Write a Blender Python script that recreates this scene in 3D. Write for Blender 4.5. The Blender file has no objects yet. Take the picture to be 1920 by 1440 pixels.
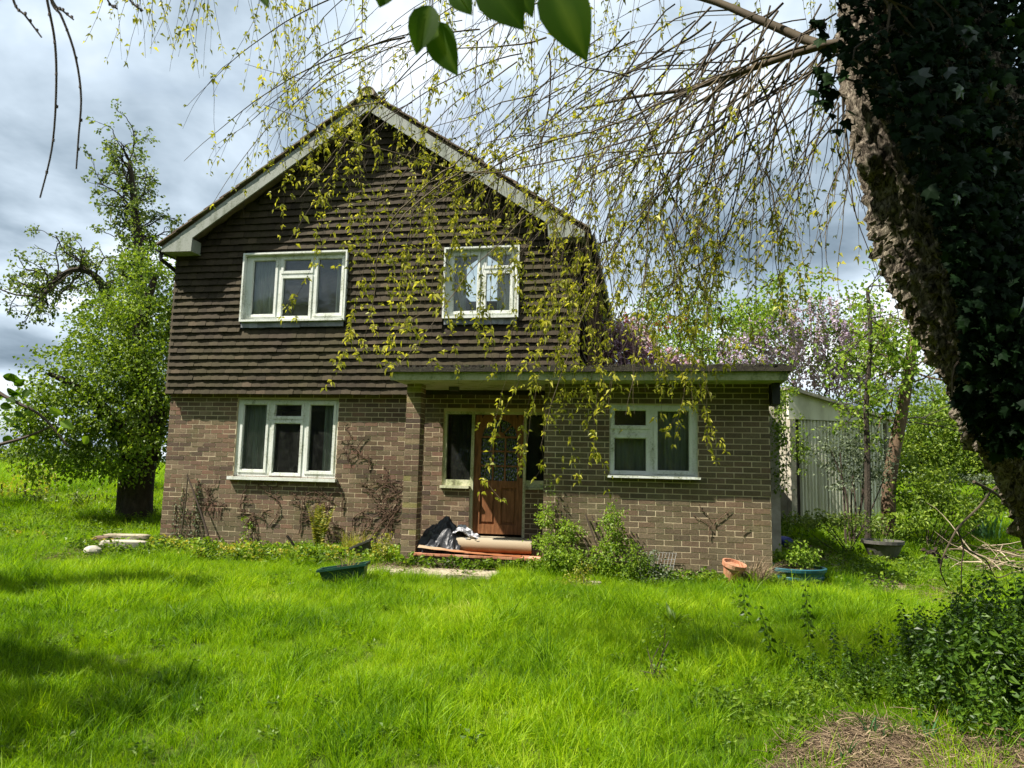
import bpy, math, random
import numpy as np
from mathutils import Matrix, Vector, noise as mnoise
random.seed(7)
rng = np.random.default_rng(7)
sc = bpy.context.scene
COL = sc.collection

# ------------------------------------------------------------------ camera
CF = 1344.9; CYAW, CPIT, CROLL = 0.186897, 0.118862, 0.0236759
CPOS = np.array([7.902, -10.795, 1.247])
def cam_axes():
    f = np.array([-math.sin(CYAW)*math.cos(CPIT), math.cos(CYAW)*math.cos(CPIT), math.sin(CPIT)])
    r = np.array([math.cos(CYAW), math.sin(CYAW), 0.0]); u = np.cross(r, f)
    return (r*math.cos(CROLL)+u*math.sin(CROLL), -r*math.sin(CROLL)+u*math.cos(CROLL), f)
CR, CU, CFW = cam_axes()
cam = bpy.data.cameras.new('camera'); camo = bpy.data.objects.new('camera', cam); COL.objects.link(camo)
cam.sensor_width = 36.0; cam.lens = 36.0*CF/1920.0; cam.clip_start = 0.05; cam.clip_end = 3000
M = Matrix.Identity(4)
for i in range(3):
    M[i][0] = CR[i]; M[i][1] = CU[i]; M[i][2] = -CFW[i]; M[i][3] = CPOS[i]
camo.matrix_world = M
cam.dof.use_dof = True; cam.dof.focus_distance = 10.5; cam.dof.aperture_fstop = 9.0
sc.camera = camo

# ------------------------------------------------------------------ light
SUN = np.array([-1.6, -0.90, 2.55]); SUN /= np.linalg.norm(SUN)
sun = bpy.data.lights.new('sun', 'SUN'); suno = bpy.data.objects.new('sun', sun); COL.objects.link(suno)
sun.energy = 5.0; sun.angle = math.radians(0.6); sun.color = (1.0, 0.94, 0.84)
suno.rotation_mode = 'QUATERNION'; suno.rotation_quaternion = Vector(SUN).to_track_quat('Z', 'Y')
suno.location = (0, -20, 30)
w = bpy.data.worlds.new('World'); sc.world = w; w.use_nodes = True
nt = w.node_tree; nt.nodes.clear()
def N(t, **k):
    n = nt.nodes.new(t)
    for a, b in k.items(): setattr(n, a, b)
    return n
def L(a, b): nt.links.new(a, b)
out = N('ShaderNodeOutputWorld'); sky = N('ShaderNodeTexSky', sky_type='NISHITA', sun_disc=False)
sky.sun_elevation = math.asin(SUN[2]); sky.sun_rotation = math.atan2(SUN[0], SUN[1])
sky.air_density = 1.2; sky.dust_density = 1.0; sky.ozone_density = 1.5
bg1 = N('ShaderNodeBackground'); bg1.inputs[1].default_value = 0.055; L(sky.outputs[0], bg1.inputs[0])
tc = N('ShaderNodeTexCoord'); sep = N('ShaderNodeSeparateXYZ'); L(tc.outputs['Generated'], sep.inputs[0])
zz = N('ShaderNodeMath', operation='MAXIMUM'); L(sep.outputs[2], zz.inputs[0]); zz.inputs[1].default_value = 0.0
za = N('ShaderNodeMath', operation='ADD'); L(zz.outputs[0], za.inputs[0]); za.inputs[1].default_value = 0.22
dx = N('ShaderNodeMath', operation='DIVIDE'); L(sep.outputs[0], dx.inputs[0]); L(za.outputs[0], dx.inputs[1])
dy = N('ShaderNodeMath', operation='DIVIDE'); L(sep.outputs[1], dy.inputs[0]); L(za.outputs[0], dy.inputs[1])
cmb = N('ShaderNodeCombineXYZ'); L(dx.outputs[0], cmb.inputs[0]); L(dy.outputs[0], cmb.inputs[1])
def wn(scale, det, rough, off, dist=0.0):
    mp = N('ShaderNodeMapping'); mp.inputs['Location'].default_value = off; L(cmb.outputs[0], mp.inputs[0])
    n = N('ShaderNodeTexNoise'); n.inputs['Scale'].default_value = scale; n.inputs['Detail'].default_value = det
    n.inputs['Roughness'].default_value = rough; n.inputs['Distortion'].default_value = dist
    L(mp.outputs[0], n.inputs['Vector']); return n
SKYOFF = (7.4, 2.2, 0.0)
n1 = wn(1.15, 6, 0.52, SKYOFF, 0.25); n2 = wn(0.55, 3, 0.5, (SKYOFF[0]+5, SKYOFF[1], 2.0)); n3 = wn(3.5, 5, 0.6, (1, 4, 5), 0.4)
a1 = N('ShaderNodeMath', operation='MULTIPLY'); L(n1.outputs[0], a1.inputs[0]); a1.inputs[1].default_value = 0.62
a2 = N('ShaderNodeMath', operation='MULTIPLY_ADD'); L(n2.outputs[0], a2.inputs[0]); a2.inputs[1].default_value = 0.30; L(a1.outputs[0], a2.inputs[2])
a3 = N('ShaderNodeMath', operation='MULTIPLY_ADD'); L(n3.outputs[0], a3.inputs[0]); a3.inputs[1].default_value = 0.10; L(a2.outputs[0], a3.inputs[2])
cr = N('ShaderNodeValToRGB'); L(a3.outputs[0], cr.inputs[0])
e = cr.color_ramp.elements
e[0].position = 0.41; e[0].color = (0.078, 0.105, 0.132, 1); e[1].position = 0.63; e[1].color = (0.43, 0.44, 0.45, 1)
x = e.new(0.47); x.color = (0.13, 0.165, 0.20, 1); x = e.new(0.535); x.color = (0.245, 0.29, 0.335, 1); x = e.new(0.585); x.color = (0.36, 0.39, 0.42, 1)
bg2 = N('ShaderNodeBackground'); L(cr.outputs[0], bg2.inputs[0]); bg2.inputs[1].default_value = 1.30
n4 = wn(0.9, 5, 0.55, (8.3, 2.2, 1.0), 0.2); r4 = N('ShaderNodeMapRange'); L(n4.outputs[0], r4.inputs[0])
r4.inputs[1].default_value = 0.36; r4.inputs[2].default_value = 0.50; r4.inputs[3].default_value = 0.45; r4.inputs[4].default_value = 1.0
mx = N('ShaderNodeMixShader'); L(r4.outputs[0], mx.inputs[0]); L(bg1.outputs[0], mx.inputs[1]); L(bg2.outputs[0], mx.inputs[2])
L(mx.outputs[0], out.inputs[0])
sc.view_settings.view_transform = 'Standard'; sc.view_settings.look = 'None'
sc.view_settings.exposure = 1.25; sc.view_settings.gamma = 1.0; sc.view_settings.use_curve_mapping = False
sc.cycles.max_bounces = 7; sc.cycles.diffuse_bounces = 3; sc.cycles.glossy_bounces = 3; sc.cycles.transmission_bounces = 4
sc.cycles.transparent_max_bounces = 8; sc.cycles.caustics_reflective = False; sc.cycles.caustics_refractive = False
sc.cycles.use_denoising = True

# ------------------------------------------------------------------ helpers
def at(px, py, d):            # where a point seen in the photograph stands, at a depth in metres
    return CPOS + d*(CFW + CR*(px-960)/CF - CU*(py-720)/CF)
def proj(P):
    P = np.asarray(P, float); D = P - CPOS; z = D@CFW
    zs = np.where(np.abs(z) < 1e-3, 1e-3, z)
    return 960+CF*(D@CR)/zs, 720-CF*(D@CU)/zs, z
def ss(a, b, x):
    t = np.clip((np.asarray(x, float)-a)/(b-a), 0, 1); return t*t*(3-2*t)
def H(x, y):                  # height of the ground
    x = np.asarray(x, float); y = np.asarray(y, float)
    h = -0.15 + 0.70*ss(1.0, 9.0, y) + 0.18*ss(12, 45, y) - 0.15*ss(-3.0, -10.0, y)
    h = h + 0.025*np.sin(x*1.3+0.7*y)*np.sin(y*0.9-0.4*x) + 0.012*np.sin(x*3.1+1)*np.sin(y*2.7)
    return h
def gp(px, py, lift=0.0):     # ground point under a pixel
    d = CFW + CR*(px-960)/CF - CU*(py-720)/CF
    t = 0.5
    for _ in range(4000):
        P = CPOS + d*t
        if P[2] <= float(H(P[0], P[1]))+lift: break
        t += 0.01 + t*0.001
    return P
def G(x, y): return np.array([x, y, float(H(x, y))])

class Geo:
    def __init__(s): s.V = []; s.Lp = []; s.S = []; s.R = []; s.n = 0
    def add(s, V, F, r=None):
        V = np.asarray(V, np.float32).reshape(-1, 3); F = np.asarray(F, np.int64)
        s.V.append(V); s.Lp.append((F+s.n).ravel()); s.S.append(np.full(len(F), F.shape[1], np.int64))
        if r is None: r = 0.5
        s.R.append(np.broadcast_to(np.asarray(r, np.float32), (len(V),)).copy()); s.n += len(V); return s
    def box(s, lo, hi, r=0.5):
        x0, y0, z0 = lo; x1, y1, z1 = hi
        V = [(x0,y0,z0),(x1,y0,z0),(x1,y1,z0),(x0,y1,z0),(x0,y0,z1),(x1,y0,z1),(x1,y1,z1),(x0,y1,z1)]
        return s.add(V, BOXF, r)
    def obox(s, c, half, M3, r=0.5):          # oriented box
        V = (BOXV*np.asarray(half))@np.asarray(M3).T + np.asarray(c); return s.add(V, BOXF, r)
    def tube(s, P, R, n=6, r=0.5, cap=True):
        P = np.asarray(P, float); k = len(P); R = np.broadcast_to(np.asarray(R, float), (k,))
        T = np.gradient(P, axis=0); T /= (np.linalg.norm(T, axis=1)[:, None]+1e-9)
        ref = np.array([0, 0, 1.0]) if abs(T[:, 2].mean()) < 0.8 else np.array([1.0, 0, 0])
        A = np.cross(T, ref); A /= (np.linalg.norm(A, axis=1)[:, None]+1e-9); B = np.cross(T, A)
        a = np.arange(n)*2*math.pi/n
        V = P[:, None, :] + R[:, None, None]*(A[:, None, :]*np.cos(a)[None, :, None] + B[:, None, :]*np.sin(a)[None, :, None])
        i = np.arange(k-1)[:, None]; j = np.arange(n)[None, :]; j2 = (j+1) % n
        F = np.stack([i*n+j, i*n+j2, (i+1)*n+j2, (i+1)*n+j], -1).reshape(-1, 4)
        base = s.n; s.add(V.reshape(-1, 3), F, r)
        if cap and n > 3:
            s.Lp.append(base+np.arange(n)); s.S.append(np.array([n])); s.Lp.append(base+(k-1)*n+np.arange(n)[::-1]); s.S.append(np.array([n]))
        return s
    def lathe(s, prof, c, n=20, r=0.5):
        prof = np.asarray(prof, float); a = np.arange(n)*2*math.pi/n; k = len(prof)
        V = np.stack([c[0]+prof[:, 0][:, None]*np.cos(a), c[1]+prof[:, 0][:, None]*np.sin(a), c[2]+np.repeat(prof[:, 1][:, None], n, 1)], -1)
        i = np.arange(k-1)[:, None]; j = np.arange(n)[None, :]; j2 = (j+1) % n
        return s.add(V.reshape(-1, 3), np.stack([i*n+j, i*n+j2, (i+1)*n+j2, (i+1)*n+j], -1).reshape(-1, 4), r)
    def mesh(s, name, mat, smooth=False):
        me = bpy.data.meshes.new(name)
        if s.n:
            V = np.concatenate(s.V); Lp = np.concatenate(s.Lp).astype(np.int32); S = np.concatenate(s.S)
            me.vertices.add(len(V)); me.vertices.foreach_set('co', V.ravel())
            me.loops.add(len(Lp)); me.loops.foreach_set('vertex_index', Lp)
            st = np.concatenate([[0], np.cumsum(S)[:-1]]).astype(np.int32)
            me.polygons.add(len(S)); me.polygons.foreach_set('loop_start', st)
            me.polygons.foreach_set('use_smooth', np.full(len(S), bool(smooth)))
            at_ = me.attributes.new('rnd', 'FLOAT', 'POINT'); at_.data.foreach_set('value', np.concatenate(s.R))
            me.update(calc_edges=True)
        if mat: me.materials.append(mat)
        return me
    def obj(s, name, mat, parent=None, smooth=False, stuff=False):
        return link(name, s.mesh(name, mat, smooth), parent, stuff)
BOXV = np.array([(-1,-1,-1),(1,-1,-1),(1,1,-1),(-1,1,-1),(-1,-1,1),(1,-1,1),(1,1,1),(-1,1,1)], float)
BOXF = np.array([(0,3,2,1),(4,5,6,7),(0,1,5,4),(1,2,6,5),(2,3,7,6),(3,0,4,7)])
def link(name, me, parent=None, stuff=False, loc=None):
    o = bpy.data.objects.new(name, me); COL.objects.link(o)
    if parent is not None:
        o.parent = parent
        o.matrix_parent_inverse = Matrix.Translation(-WORLD.get(parent.name, Vector((0, 0, 0))))
    if loc is not None: o.location = loc
    if stuff: o['kind'] = 'stuff'
    return o
WORLD = {}
def thing(name, loc, label, cat, group=None):
    o = bpy.data.objects.new(name, None); COL.objects.link(o); o.location = tuple(float(v) for v in loc); o.empty_display_size = 0.2
    WORLD[o.name] = Vector(o.location); tag(o, label, cat, group); return o
def tag(o, label, cat, group=None):
    o['label'] = label; o['category'] = cat
    if group: o['group'] = group
    return o
def structure(o): o['kind'] = 'structure'; return o

def mat(name, build):
    m = bpy.data.materials.new(name); m.use_nodes = True; t = m.node_tree; t.nodes.clear()
    class K: pass
    k = K(); k.t = t
    def n(ty, **kw):
        nd = t.nodes.new(ty)
        for a, b in kw.items(): setattr(nd, a, b)
        return nd
    k.n = n; k.l = lambda a, b: t.links.new(a, b)
    k.out = n('ShaderNodeOutputMaterial')
    def rnd():
        a = n('ShaderNodeAttribute', attribute_name='rnd'); return a.outputs['Fac']
    k.rnd = rnd
    geo = n('ShaderNodeNewGeometry'); k.pos = geo.outputs['Position']; k.geo = geo
    def noise(scale, det=4, rough=0.55, stretch=None, off=(0, 0, 0), dist=0):
        v = k.pos
        mp = n('ShaderNodeMapping'); k.l(v, mp.inputs[0]); mp.inputs['Location'].default_value = off
        if stretch: mp.inputs['Scale'].default_value = stretch
        x = n('ShaderNodeTexNoise'); x.inputs['Scale'].default_value = scale; x.inputs['Detail'].default_value = det
        x.inputs['Roughness'].default_value = rough; x.inputs['Distortion'].default_value = dist; k.l(mp.outputs[0], x.inputs['Vector']); return x.outputs[0]
    k.noise = noise
    def ramp(f, stops, interp='LINEAR'):
        r = n('ShaderNodeValToRGB'); r.color_ramp.interpolation = interp; k.l(f, r.inputs[0]); e = r.color_ramp.elements
        e[0].position, e[0].color = stops[0][0], (*stops[0][1], 1); e[1].position, e[1].color = stops[-1][0], (*stops[-1][1], 1)
        for p, c in stops[1:-1]: x = e.new(p); x.color = (*c, 1)
        return r.outputs[0]
    k.ramp = ramp
    def rng_(f, a, b, c=0., d=1.):
        r = n('ShaderNodeMapRange'); k.l(f, r.inputs[0])
        for i, v in enumerate((a, b, c, d)): r.inputs[i+1].default_value = v
        return r.outputs[0]
    k.rng = rng_
    def mix(f, a, b, mode='MIX'):
        m_ = n('ShaderNodeMix', data_type='RGBA', blend_type=mode)
        for s_, v in ((m_.inputs[0], f), (m_.inputs[6], a), (m_.inputs[7], b)):
            if hasattr(v, 'is_linked') or hasattr(v, 'links'): k.l(v, s_)
            elif isinstance(v, (int, float)): s_.default_value = v
            else: s_.default_value = (*v, 1)
        return m_.outputs[2]
    k.mix = mix
    def math_(op, a, b):
        m_ = n('ShaderNodeMath', operation=op)
        for s_, v in ((m_.inputs[0], a), (m_.inputs[1], b)):
            if isinstance(v, (int, float)): s_.default_value = v
            else: k.l(v, s_)
        return m_.outputs[0]
    k.math = math_
    def bsdf(col, rough=0.8, bump=None, bd=0.01, bs=0.5, spec=0.3, metal=0.0):
        p = n('ShaderNodeBsdfPrincipled')
        if isinstance(col, tuple): p.inputs['Base Color'].default_value = (*col, 1)
        else: k.l(col, p.inputs['Base Color'])
        if isinstance(rough, (int, float)): p.inputs['Roughness'].default_value = rough
        else: k.l(rough, p.inputs['Roughness'])
        p.inputs['Specular IOR Level'].default_value = spec; p.inputs['Metallic'].default_value = metal
        if bump is not None:
            b = n('ShaderNodeBump'); b.inputs['Distance'].default_value = bd; b.inputs['Strength'].default_value = bs
            k.l(bump, b.inputs['Height']); k.l(b.outputs[0], p.inputs['Normal'])
        return p.outputs[0]
    k.bsdf = bsdf
    s_ = build(k); k.l(s_, k.out.inputs[0]); return m

def leaf_mat(name, stops, trans=0.45, rough=0.5, noise_scale=1.2, spec=0.35, namt=0.35, tcol=1.25):
    def b(k):
        nz_ = k.rng(k.noise(noise_scale, 4, 0.6), 0.25, 0.75)
        f = k.math('ADD', k.math('MULTIPLY', k.rnd(), 1-namt), k.math('MULTIPLY', nz_, namt))
        c = k.ramp(f, stops)
        p = k.bsdf(c, rough, spec=spec)
        tr = k.n('ShaderNodeBsdfTranslucent'); tm = k.mix(1.0, c, (tcol, tcol*1.0, tcol*0.45), 'MULTIPLY'); k.l(tm, tr.inputs[0])
        m_ = k.n('ShaderNodeMixShader'); m_.inputs[0].default_value = trans; k.l(p, m_.inputs[1]); k.l(tr.outputs[0], m_.inputs[2])
        return m_.outputs[0]
    return mat(name, b)
def plain(name, stops, scale=6, rough=0.8, bs=0.3, bd=0.01, stretch=None, spec=0.3, det=5, namt=0.7, metal=0):
    def b(k):
        nz = k.noise(scale, det, 0.6, stretch)
        f = k.math('ADD', k.math('MULTIPLY', k.rnd(), 1-namt), k.math('MULTIPLY', nz, namt))
        return k.bsdf(k.ramp(f, stops), rough, k.noise(scale*6, 4, 0.6, stretch), bd, bs, spec, metal)
    return mat(name, b)

# materials
def b_brick(k):
    r = k.rnd()
    base = k.ramp(r, [(0.0, (0.060, 0.046, 0.040)), (0.16, (0.115, 0.075, 0.056)), (0.34, (0.145, 0.100, 0.066)), (0.5, (0.165, 0.112, 0.085)), (0.64, (0.205, 0.112, 0.082)), (0.8, (0.150, 0.125, 0.078)), (0.92, (0.25, 0.185, 0.13)), (1.0, (0.33, 0.31, 0.11))])
    sx = k.n('ShaderNodeSeparateXYZ'); k.l(k.pos, sx.inputs[0])
    # redder bricks in the left wall, browner ones in the extension
    base = k.mix(0.30, base, (0.150, 0.104, 0.076))
    px = k.rng(sx.outputs[0], 5.0, 6.6)
    base = k.mix(k.math('MULTIPLY', px, 0.42), base, (0.135, 0.118, 0.072))
    moss = k.rng(k.noise(1.3, 5, 0.65), 0.50, 0.68)
    base = k.mix(k.math('MULTIPLY', moss, 0.45), base, (0.095, 0.105, 0.045))
    fine = k.noise(45, 4, 0.7); base = k.mix(0.55, base, k.ramp(fine, [(0.3, (0.35, 0.33, 0.32)), (0.7, (1.3, 1.28, 1.2))]), 'MULTIPLY')
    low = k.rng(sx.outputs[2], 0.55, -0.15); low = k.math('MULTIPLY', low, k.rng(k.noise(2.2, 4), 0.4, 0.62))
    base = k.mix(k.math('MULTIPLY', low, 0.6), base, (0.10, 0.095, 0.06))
    base = k.mix(1.0, base, k.ramp(k.noise(0.8, 6, 0.65, off=(3, 1, 2)), [(0.32, (0.68, 0.66, 0.62)), (0.5, (1.0, 1.0, 1.0)), (0.68, (1.22, 1.2, 1.15))]), 'MULTIPLY')
    return k.bsdf(base, 0.92, fine, 0.006, 0.6, 0.15)
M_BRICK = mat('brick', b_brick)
M_MORTAR = plain('mortar', [(0.25, (0.34, 0.27, 0.17)), (0.5, (0.52, 0.43, 0.285)), (0.75, (0.60, 0.51, 0.36))], 3.0, 0.95, 0.5, 0.006, namt=1)
def b_tile(k):
    r = k.rnd()
    base = k.ramp(r, [(0.0, (0.024, 0.018, 0.011)), (0.3, (0.037, 0.028, 0.017)), (0.6, (0.048, 0.036, 0.022)), (0.85, (0.060, 0.046, 0.028)), (1.0, (0.084, 0.060, 0.039))])
    m_ = k.rng(k.noise(0.9, 5, 0.6), 0.46, 0.66); base = k.mix(k.math('MULTIPLY', m_, 0.55), base, (0.062, 0.055, 0.022))
    fine = k.noise(60, 4, 0.7); base = k.mix(0.5, base, k.ramp(fine, [(0.3, (0.5, 0.5, 0.5)), (0.7, (1.3, 1.3, 1.25))]), 'MULTIPLY')
    return k.bsdf(base, 0.85, fine, 0.004, 0.5, 0.2)
M_TILE = mat('hung_tile', b_tile)
M_ROOFT = plain('roof_tile', [(0.3, (0.10, 0.075, 0.055)), (0.5, (0.17, 0.12, 0.085)), (0.62, (0.16, 0.15, 0.09)), (0.75, (0.28, 0.25, 0.19))], 9, 0.9, 0.6, 0.01, namt=0.75)
def b_paint(c1, c2, c3):
    def b(k):
        st = k.noise(5, 5, 0.65, (1, 1, 0.35)); gr = k.noise(38, 5, 0.7)
        f = k.math('ADD', k.math('MULTIPLY', st, 0.6), k.math('MULTIPLY', gr, 0.4))
        return k.bsdf(k.ramp(f, [(0.36, c3), (0.44, c2), (0.53, c1), (0.8, c1)]), 0.6, gr, 0.004, 0.5, 0.3)
    return b
M_WPAINT = mat('window_paint', b_paint((0.64, 0.66, 0.62), (0.52, 0.54, 0.47), (0.20, 0.21, 0.13)))
M_BARGE = mat('barge_paint', b_paint((0.27, 0.285, 0.25), (0.18, 0.20, 0.155), (0.075, 0.075, 0.05)))
M_FASCIA = mat('fascia_paint', b_paint((0.36, 0.37, 0.22), (0.26, 0.29, 0.13), (0.10, 0.13, 0.05)))
M_CREAM = mat('cream_paint', b_paint((0.55, 0.54, 0.38), (0.36, 0.38, 0.22), (0.16, 0.16, 0.09)))
def b_glass(k):
    g = k.n('ShaderNodeBsdfGlossy'); g.inputs['Roughness'].default_value = 0.06; g.inputs['Color'].default_value = (0.85, 0.9, 0.92, 1)
    nb = k.n('ShaderNodeBump'); nb.inputs['Strength'].default_value = 0.15; nb.inputs['Distance'].default_value = 0.02; k.l(k.noise(2.5, 2), nb.inputs['Height']); k.l(nb.outputs[0], g.inputs['Normal'])
    t = k.n('ShaderNodeBsdfTransparent'); t.inputs[0].default_value = (0.82, 0.86, 0.84, 1)
    fr = k.n('ShaderNodeFresnel'); fr.inputs[0].default_value = 1.5
    d = k.n('ShaderNodeBsdfDiffuse'); d.inputs[0].default_value = (0.35, 0.36, 0.33, 1)
    m1 = k.n('ShaderNodeMixShader'); k.l(k.math('ADD', k.math('MULTIPLY', fr.outputs[0], 0.8), 0.01), m1.inputs[0]); k.l(t.outputs[0], m1.inputs[1]); k.l(g.outputs[0], m1.inputs[2])
    m2 = k.n('ShaderNodeMixShader'); k.l(k.rng(k.noise(7, 5, 0.7), 0.35, 0.8, 0.01, 0.07), m2.inputs[0]); k.l(m1.outputs[0], m2.inputs[1]); k.l(d.outputs[0], m2.inputs[2])
    return m2.outputs[0]
M_GLASS = mat('glass', b_glass)
def b_glass2(k):
    g = k.n('ShaderNodeBsdfGlossy'); g.inputs['Roughness'].default_value = 0.16; g.inputs['Color'].default_value = (0.85, 0.9, 0.92, 1)
    v = k.n('ShaderNodeTexVoronoi'); v.inputs['Scale'].default_value = 38; mp = k.n('ShaderNodeMapping'); mp.inputs['Scale'].default_value = (1, 1, 0.45); k.l(k.pos, mp.inputs[0]); k.l(mp.outputs[0], v.inputs[0])
    nb = k.n('ShaderNodeBump'); nb.inputs['Strength'].default_value = 0.9; nb.inputs['Distance'].default_value = 0.02; k.l(v.outputs[0], nb.inputs['Height']); k.l(nb.outputs[0], g.inputs['Normal'])
    d = k.n('ShaderNodeBsdfDiffuse'); d.inputs[0].default_value = (0.015, 0.02, 0.022, 1)
    m1 = k.n('ShaderNodeMixShader'); m1.inputs[0].default_value = 0.10; k.l(d.outputs[0], m1.inputs[1]); k.l(g.outputs[0], m1.inputs[2]); return m1.outputs[0]
M_OBSC = mat('obscured_glass', b_glass2)
M_NET = plain('net_curtain', [(0.3, (0.20, 0.21, 0.18)), (0.7, (0.58, 0.60, 0.53))], 3, 0.95, 0.0, stretch=(6, 1, 0.5))
M_WARM = plain('room_wall', [(0.3, (0.10, 0.06, 0.045)), (0.7, (0.18, 0.12, 0.09))], 2, 0.95, 0.0)
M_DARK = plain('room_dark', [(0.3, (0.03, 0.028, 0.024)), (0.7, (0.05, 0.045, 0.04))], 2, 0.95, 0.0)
def b_door(k):
    g = k.noise(14, 6, 0.65, (2.2, 1, 0.22)); c = k.ramp(g, [(0.32, (0.10, 0.040, 0.015)), (0.5, (0.21, 0.085, 0.032)), (0.68, (0.32, 0.145, 0.062))])
    return k.bsdf(c, 0.55, g, 0.003, 0.5, 0.35)
M_DOOR = mat('door_wood', b_door)
M_LEAD = plain('lead', [(0.3, (0.12, 0.125, 0.13)), (0.7, (0.30, 0.31, 0.33))], 9, 0.5, 0.3, metal=0.3)
M_BLACK = plain('black_plastic', [(0.3, (0.012, 0.012, 0.012)), (0.7, (0.03, 0.03, 0.028))], 9, 0.45, 0.2)
M_FELT = plain('roof_felt', [(0.3, (0.018, 0.016, 0.012)), (0.55, (0.04, 0.035, 0.025)), (0.7, (0.07, 0.075, 0.03))], 22, 0.95, 0.8, 0.02)
M_CONC = plain('concrete', [(0.3, (0.22, 0.20, 0.15)), (0.5, (0.36, 0.33, 0.26)), (0.7, (0.46, 0.43, 0.35))], 4, 0.95, 0.5, 0.01, namt=0.9)
M_PALE = plain('pale_sheet', [(0.3, (0.36, 0.34, 0.24)), (0.5, (0.62, 0.60, 0.47)), (0.7, (0.76, 0.74, 0.60))], 3, 0.9, 0.3, stretch=(1, 1, 0.3))
M_SLAB = plain('slab_stone', [(0.3, (0.14, 0.12, 0.08)), (0.45, (0.26, 0.22, 0.15)), (0.6, (0.36, 0.32, 0.23)), (0.75, (0.20, 0.19, 0.08))], 5, 0.95, 0.6, 0.015, namt=0.9)
M_TERRA = plain('terracotta', [(0.3, (0.28, 0.11, 0.06)), (0.5, (0.40, 0.18, 0.10)), (0.7, (0.50, 0.30, 0.20))], 9, 0.85, 0.3)
M_BLUE = plain('blue_plastic', [(0.3, (0.008, 0.05, 0.065)), (0.55, (0.012, 0.085, 0.11)), (0.75, (0.06, 0.20, 0.23))], 7, 0.35, 0.15, spec=0.5)
M_GREENP = plain('green_plastic', [(0.3, (0.004, 0.025, 0.018)), (0.7, (0.010, 0.06, 0.042))], 7, 0.4, 0.1, spec=0.5)
M_GREYP = plain('grey_plastic', [(0.3, (0.035, 0.033, 0.028)), (0.7, (0.12, 0.115, 0.10))], 7, 0.6, 0.3)
M_TARP = plain('tarpaulin', [(0.3, (0.012, 0.013, 0.016)), (0.7, (0.035, 0.038, 0.045))], 5, 0.42, 0.4, spec=0.4)
M_UNDER = plain('tarpaulin_grey', [(0.3, (0.28, 0.28, 0.30)), (0.7, (0.52, 0.52, 0.55))], 8, 0.6, 0.6, spec=0.4)
def b_carpet(k):
    s = k.n('ShaderNodeSeparateXYZ'); k.l(k.pos, s.inputs[0])
    f = k.math('ADD', s.outputs[2], k.math('MULTIPLY', k.noise(6, 3), 0.05))
    c = k.ramp(k.rng(f, 0.085, 0.30), [(0.0, (0.22, 0.075, 0.03)), (0.22, (0.30, 0.13, 0.06)), (0.34, (0.33, 0.24, 0.155)), (1.0, (0.30, 0.26, 0.19))])  # carpet tones lowered throughout, standing in for the porch shadow
    return k.bsdf(c, 0.95, k.noise(120, 3), 0.004, 0.5, 0.1)
M_CARPET = mat('carpet_backing', b_carpet)
def b_bark(k):
    g = k.noise(26, 9, 0.75, (1, 1, 0.5), dist=1.6); big = k.noise(2.0, 4)
    c = k.ramp(g, [(0.36, (0.010, 0.008, 0.006)), (0.45, (0.075, 0.060, 0.046)), (0.53, (0.27, 0.225, 0.170)), (0.66, (0.50, 0.44, 0.35))])
    c = k.mix(k.rng(big, 0.52, 0.72, 0, 0.35), c, (0.10, 0.11, 0.04))
    return k.bsdf(c, 0.95, g, 0.05, 1.0, 0.1)
M_BARK = mat('willow_bark', b_bark)
M_BARK2 = plain('dark_bark', [(0.3, (0.02, 0.016, 0.012)), (0.6, (0.06, 0.048, 0.034)), (0.8, (0.10, 0.085, 0.06))], 10, 0.95, 0.8, 0.03, stretch=(1, 1, 0.4))
M_BARK3 = plain('red_bark', [(0.3, (0.06, 0.038, 0.024)), (0.5, (0.13, 0.085, 0.052)), (0.75, (0.19, 0.16, 0.09))], 5, 0.95, 0.6, 0.02, stretch=(1, 1, 0.4))
M_TWIG = plain('twig_bark', [(0.2, (0.025, 0.018, 0.012)), (0.5, (0.065, 0.048, 0.028)), (0.8, (0.13, 0.10, 0.05))], 4, 0.8, 0.2, namt=0.5)
M_TWIGD = plain('dark_twig', [(0.2, (0.03, 0.022, 0.018)), (0.8, (0.085, 0.06, 0.042))], 6, 0.85, 0.2, namt=0.5)
M_DEADV = plain('dead_vine', [(0.2, (0.05, 0.028, 0.018)), (0.8, (0.13, 0.08, 0.05))], 6, 0.9, 0.2, namt=0.5)
M_STRAW = plain('straw', [(0.2, (0.05, 0.033, 0.02)), (0.5, (0.15, 0.105, 0.062)), (0.8, (0.30, 0.225, 0.14))], 3, 0.9, 0.2, namt=0.5)
M_DRY = plain('dry_stick', [(0.2, (0.16, 0.12, 0.08)), (0.5, (0.32, 0.25, 0.17)), (0.8, (0.45, 0.37, 0.26))], 3, 0.9, 0.2, namt=0.5)
M_GRASS = leaf_mat('grass_blade', [(0.14, (0.026, 0.085, 0.003)), (0.38, (0.108, 0.220, 0.004)), (0.58, (0.208, 0.350, 0.004)), (0.82, (0.335, 0.455, 0.012)), (1.0, (0.58, 0.52, 0.18))], 0.45, 0.5, 0.9, spec=0.2, namt=0.55, tcol=1.45)
M_WEED = leaf_mat('weed_leaf', [(0.2, (0.045, 0.095, 0.006)), (0.5, (0.10, 0.180, 0.010)), (0.8, (0.18, 0.26, 0.02))], 0.4, 0.5, 1.5, tcol=1.4)
M_NETTLE = leaf_mat('nettle_leaf', [(0.2, (0.022, 0.055, 0.005)), (0.5, (0.050, 0.110, 0.007)), (0.85, (0.110, 0.195, 0.012))], 0.35, 0.45, 1.5)
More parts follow.
